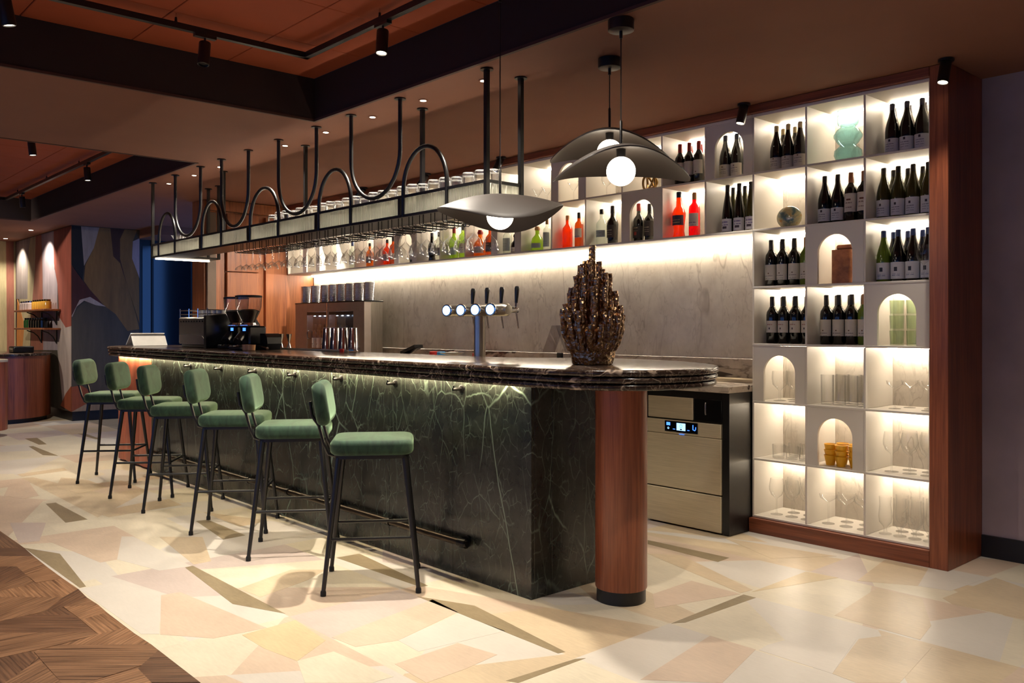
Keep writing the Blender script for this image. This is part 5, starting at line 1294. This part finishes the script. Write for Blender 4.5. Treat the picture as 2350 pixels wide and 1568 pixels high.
tag(MB().lathe([(0.016, 0.0), (0.017, 0.002), (0.017, 0.022), (0.014, 0.024)], 18).build('bottle_cap', 'print_red', loc=(-5.47, 3.28, TOPZ)), 'small red cap lying in front of the shaker tins', 'cap')
sb = thing('sponge_box', 'small clear box with a blue strip beside the red cap', 'box', (-5.35, 3.31, TOPZ))
MB().bbox(-0.04, 0.04, -0.025, 0.025, 0, 0.035, b=0.002).build('box', 'smoke_acrylic', sb); plain('print_blue', S(60, 150, 220), 0.5); MB().box(-0.03, 0.03, -0.0255, -0.0252, 0.012, 0.02).build('strip', 'print_blue', sb)
# tablet and card stand at the far bar end
tb = thing('till_tablet', 'white tilted till tablet on the far end of the bar', 'tablet', (-8.62, 3.0, TOPZ + 0.001))
def slab(x0, z0, x1, z1, th, y0, y1):
    dx, dz = x1-x0, z1-z0; L = math.hypot(dx, dz); nx, nz = -dz/L*th, dx/L*th
    return MB().prism([(x0, z0), (x1, z1), (x1+nx, z1+nz), (x0+nx, z0+nz)], y0, y1).flip_xz_y()
slab(0.09, 0.002, 0.025, 0.095, 0.008, -0.15, 0.17).build('rear_shell', 'plastic_white', tb)
slab(-0.12, 0.006, 0.012, 0.116, 0.008, -0.15, 0.17).build('screen', 'plastic_white', tb)
MB().box(-0.09, 0.06, -0.10, 0.12, 0.0, 0.004).build('foot', 'plastic_black', tb)
MB().box(-0.06, 0.03, 0.0, 0.03, 0.0045, 0.07).build('arm', 'plastic_black', tb)
# back worktop things
WZ = 0.9315
wd = thing('wine_dispenser', 'stainless wine dispenser cabinet with two lit bottle windows', 'wine dispenser', (-8.24, 4.87, WZ))
MB().box(-0.72, 0.72, -0.02, 0.12, 0.0, 0.628).build('case', 'brushed_steel', wd)
MB().bbox(-0.73, 0.73, -0.10, 0.125, 0.6285, 0.64, b=0.002).build('top', 'plastic_black', wd)
plain('dispenser_front', S(150, 138, 130), 0.42, 0.7)
fz0, fz1 = 0.0, 0.628
for x0, x1 in ((-0.72, -0.45), (0.025 - 0.06, 0.025), (0.51, 0.72)): MB().box(x0, x1, -0.10, -0.0205, fz0, fz1).build('front_post', 'dispenser_front', wd)
for x0, x1 in ((-0.449, -0.036), (0.026, 0.509)):
    MB().box(x0, x1, -0.10, -0.0205, 0.535, fz1).build('front_header', 'dispenser_front', wd)
    MB().box(x0, x1, -0.10, -0.0205, fz0, 0.10).build('front_sill', 'dispenser_front', wd)
    MB().box(x0 + 0.005, x1 - 0.005, -0.03, -0.024, 0.101, 0.534).build('inner_back', 'plastic_black', wd)
    MB().box(x0 + 0.002, x1 - 0.002, -0.098, -0.096, 0.101, 0.50).build('window_pane', 'clear_glass', wd)
    MB().box(x0, x1, -0.102, -0.099, 0.50, 0.534).build('visor', 'plastic_black', wd)
    for k in range(3): MB().lathe([(0.010, 0.488), (0.010, 0.492)], 10, (x0 + 0.10 + 0.11*k, -0.06, 0)).build('inner_lamp', 'led_cold', wd)
MB().tube([(-0.40, -0.103, 0.24), (-0.40, -0.125, 0.25), (-0.40, -0.125, 0.32), (-0.40, -0.103, 0.33)], 0.006, 8).build('handle', 'chrome', wd)
MB().box(-0.018, -0.006, -0.1035, -0.1005, 0.0, 0.628).build('trim_strip', 'chrome', wd)
for i, x in enumerate((-8.58, -8.48, -8.38)):
    bottle('wine_bottle', 'dark bottle inside the lit wine dispenser, %s' % ('left', 'middle', 'right')[i], 'bottle', (x, 4.810, WZ + 0.101), 'bordeaux', 'bottle_dark', 'foil_black', 'label_white', (0.04, 0.15), 'bottles in the wine dispenser')
for i, x in enumerate((-8.06, -7.93)):
    bottle('wine_bottle', 'pale bottle inside the right dispenser window, %s' % ('left', 'right')[i], 'bottle', (x, 4.810, WZ + 0.101), 'bordeaux', 'bottle_clear', 'foil_slate', 'label_gin', (0.04, 0.12), 'bottles in the wine dispenser', sc=0.95)
cm = MB()
for k in range(14): cm.lathe([(0.050, 0.0), (0.0575, 0.003), (0.060, 0.007), (0.0575, 0.011), (0.050, 0.0135)], 22, (0, 0, 0.0136*k), cap0=(k == 0), cap1=(k == 13))
cme = cm.mesh('beaded_tumbler', 60); cme.materials.append(MATS['silver_bead'])
for i, x in enumerate((-8.90, -8.69, -8.47, -8.30, -8.13, -7.96, -7.78, -7.59)):
    tag(link('beaded_tumbler', cme, None, (x, 4.872, WZ + 0.6405)), 'tall ribbed silver tumbler on the wine dispenser, %s from left' % ordn(i), 'tumbler', 'silver tumblers on the wine dispenser')
tm = thing('card_terminal', 'black payment terminal lying on the back worktop', 'terminal', (-6.95, 4.95, WZ))
MB().bbox(-0.14, 0.10, -0.10, 0.08, 0.0, 0.10, b=0.01).build('cradle', 'plastic_black', tm)
slab(-0.12, 0.10, 0.12, 0.17, 0.03, -0.05, 0.05).build('handset', 'plastic_black', tm)
for i, (x, m) in enumerate(((-6.70, 'print_red'), (-6.58, 'print_blue'), (-6.05, 'print_red'))):
    tag(MB().lathe([(0.035, 0), (0.04, 0.004), (0.042, 0.13), (0.03, 0.135)], 18).build('canister', m, loc=(x, 5.03, WZ)), ('dark red canister behind the payment terminal', 'blue canister between the red ones on the back worktop', 'red canister right of the small scale')[i], 'canister')
sl = thing('small_scale', 'small white pedestal dish on the back worktop', 'scale', (-6.25, 4.9, WZ))
MB().lathe([(0.09, 0.0), (0.09, 0.012), (0.03, 0.02), (0.025, 0.10), (0.04, 0.11), (0.11, 0.13), (0.112, 0.134), (0.02, 0.125)], 24).build('pedestal', 'brushed_steel', sl)
MB().lathe([(0.05, 0.1255), (0.06, 0.14), (0.001, 0.145)], 20).build('dish', 'plastic_white', sl)
ap = thing('menu_holder', 'clear acrylic sign holder on a black base behind the sculpture', 'holder', (-4.99, 5.03, WZ))
MB().bbox(-0.09, 0.12, -0.06, 0.06, 0.0, 0.05, b=0.006).build('base', 'plastic_black', ap); MB().bbox(-0.02, 0.02, -0.02, 0.02, 0.051, 0.16, b=0.004).build('post', 'plastic_black', ap)
slab(-0.13, 0.16, -0.02, 0.38, 0.006, -0.07, 0.07).build('front_sheet', 'smoke_acrylic', ap); slab(0.02, 0.38, 0.13, 0.16, 0.006, -0.07, 0.07).build('rear_sheet', 'smoke_acrylic', ap)
dt = thing('glass_basket', 'white perforated glass basket on the back worktop left of the sculpture', 'basket', (-4.855, 4.70, 0.9315))
# ------------------------------------------------------------------ reception corner, far left
dk = thing('reception_desk', 'curved dark mahogany reception desk with a marble top by the mural', 'desk', (-13.9, 2.6, 0))
MB().lathe([(0.80, 0.0), (0.80, 0.06)], 64).build('plinth', 'skirting_black', dk)
MB().lathe([(0.85, 0.0605), (0.85, 0.905)], 72).build('drum', 'mahogany', dk)
MB().lathe([(0.85, 0.906), (0.87, 0.909), (0.87, 0.935), (0.86, 0.94)], 72).build('stone_top', 'dark_emperador', dk)
DZ = 0.9405
ks = thing('round_kiosk', 'round wooden welcome stand on castors at the left edge', 'stand', (-11.87, 2.19, 0))
MB().lathe([(0.295, 0.075), (0.30, 0.08), (0.30, 0.885)], 48).build('drum', 'mahogany', ks)
MB().lathe([(0.305, 0.886), (0.305, 0.91), (0.30, 0.915)], 48).build('top', 'brown_vein_marble', ks)
for k in range(4):
    a = PI/4 + k*PI/2 - 0.3; b = MB().lathe_axis([(0.028, -0.01), (0.028, 0.01)], 14, (0.22*math.cos(a), 0.22*math.sin(a), 0.029), (1, 0, 0)); b.box(0.22*math.cos(a)-0.012, 0.22*math.cos(a)+0.012, 0.22*math.sin(a)-0.012, 0.22*math.sin(a)+0.012, 0.045, 0.0745); b.build('castor', 'rubber', ks)
plain('orange_felt', S(224, 84, 34), 0.7); plain('jar_green', S(46, 100, 48), 0.15); plain('jar_amber', S(214, 158, 62), 0.2); plain('jar_pale', S(196, 176, 168), 0.3)
bag = thing('orange_pouch', 'folded bright orange paper pouch on the reception desk', 'pouch', (-14.3, 2.55, DZ))
MB().loft([[(x*0.11, y*0.07, 0.0) for x, y in ((-1,-1),(1,-1),(1,1),(-1,1))], [(x*0.15, y*0.09, 0.12) for x, y in ((-1,-1),(1,-1),(1.1,1),(-.9,1))], [(0.02 + x*0.06, y*0.03, 0.24) for x, y in ((-1,-1),(1,-1),(1,1),(-1,1))]]).build('body', 'orange_felt', bag, 0)
MB().loft([[(0.02 + x*0.055, y*0.026, 0.241) for x, y in ((-1,-1),(1,-1),(1,1),(-1,1))], [(0.04 + x*0.02, y*0.015, 0.28) for x, y in ((-1,-1),(1,-1),(1,1),(-1,1))]]).build('folded_top', 'orange_felt', bag, 0)
mo = thing('desk_monitor', 'black reclined screen on the reception desk', 'monitor', (-13.75, 2.6, DZ)); MB().bbox(-0.10, 0.10, -0.10, 0.10, 0, 0.02, b=0.004).build('foot', 'plastic_black', mo)
slab(-0.22, 0.03, 0.10, 0.20, 0.02, -0.16, 0.16).build('screen', 'plastic_black', mo)
pr_ = thing('desk_printer', 'low black receipt printer on the reception desk', 'printer', (-13.7, 3.05, DZ)); MB().bbox(-0.14, 0.14, -0.13, 0.13, 0, 0.09, b=0.012).build('case', 'plastic_black', pr_); MB().box(-0.09, 0.09, -0.1312, -0.1302, 0.05, 0.056).build('paper_slot', 'plastic_white', pr_)
for j, z in enumerate((1.532, 1.262)):
    sh = thing('wall_shelf', ('upper dark wall shelf on iron brackets at the mural', 'lower dark wall shelf on iron brackets at the mural')[j], 'shelf', (-14.3, 3.38, z))
    MB().bbox(-0.86, 0.86, -0.11, 0.112, 0.0, 0.026, b=0.003).build('board', 'mahogany_lit', sh)
    for x in (-0.15, 0.66):
        MB().box(x - 0.012, x + 0.012, 0.098, 0.115, -0.20, -0.001).build('bracket', 'black_metal', sh)
        MB().tube([(x, 0.105, -0.19), (x, 0.06, -0.10), (x, 0.0, -0.045), (x, -0.09, -0.012)], 0.008, 8).build('brace', 'black_metal', sh)
def jar(x, z, r, h, m, lid, lab, grp):
    t = thing('jar', lab, 'jar', (x, 3.37, z), 0, grp)
    MB().lathe([(r*0.9, 0), (r, 0.006), (r, h*0.72), (r*0.75, h*0.84)], 18).build('body', m, t); MB().lathe([(r*0.82, h*0.8405), (r*0.82, h)], 18).build('lid', lid, t)
for i in range(4): jar(-14.98 + 0.145*i, 1.5585, 0.062, 0.135, 'jar_pale', 'silver_bead', 'pale jar on the upper mural shelf, %s from left' % ordn(i), 'pale jars on the upper shelf')
for i in range(6): jar(-14.28 + 0.125*i, 1.5585, 0.056, 0.14, 'jar_amber', 'gold', 'amber honey jar on the upper mural shelf, %s from left' % ordn(i), 'amber jars on the upper shelf')
for i in range(7): jar(-14.72 + 0.14*i, 1.2885, 0.062, 0.15, 'jar_green' if i < 2 else 'bottle_dark', 'plastic_black', 'dark green jar on the lower mural shelf, %s from left' % ordn(i), 'green jars on the lower shelf')
# glass basket with round openings built as a ring grid
for k in range(7):
    MB().lathe([(0.03, 0.0), (0.042, 0.001), (0.042, 0.012), (0.03, 0.012)], 18, (-0.30 + 0.10*k, 0, 0.108), cap0=False, cap1=False).build('ring', 'plastic_white', dt)
MB().bbox(-0.36, 0.36, -0.07, 0.07, 0.10, 0.107, b=0.002).build('plate', 'brushed_steel_x', dt)
MB().bbox(-0.35, 0.35, -0.06, 0.06, 0.0, 0.099, b=0.003).build('housing', 'brushed_steel', dt)
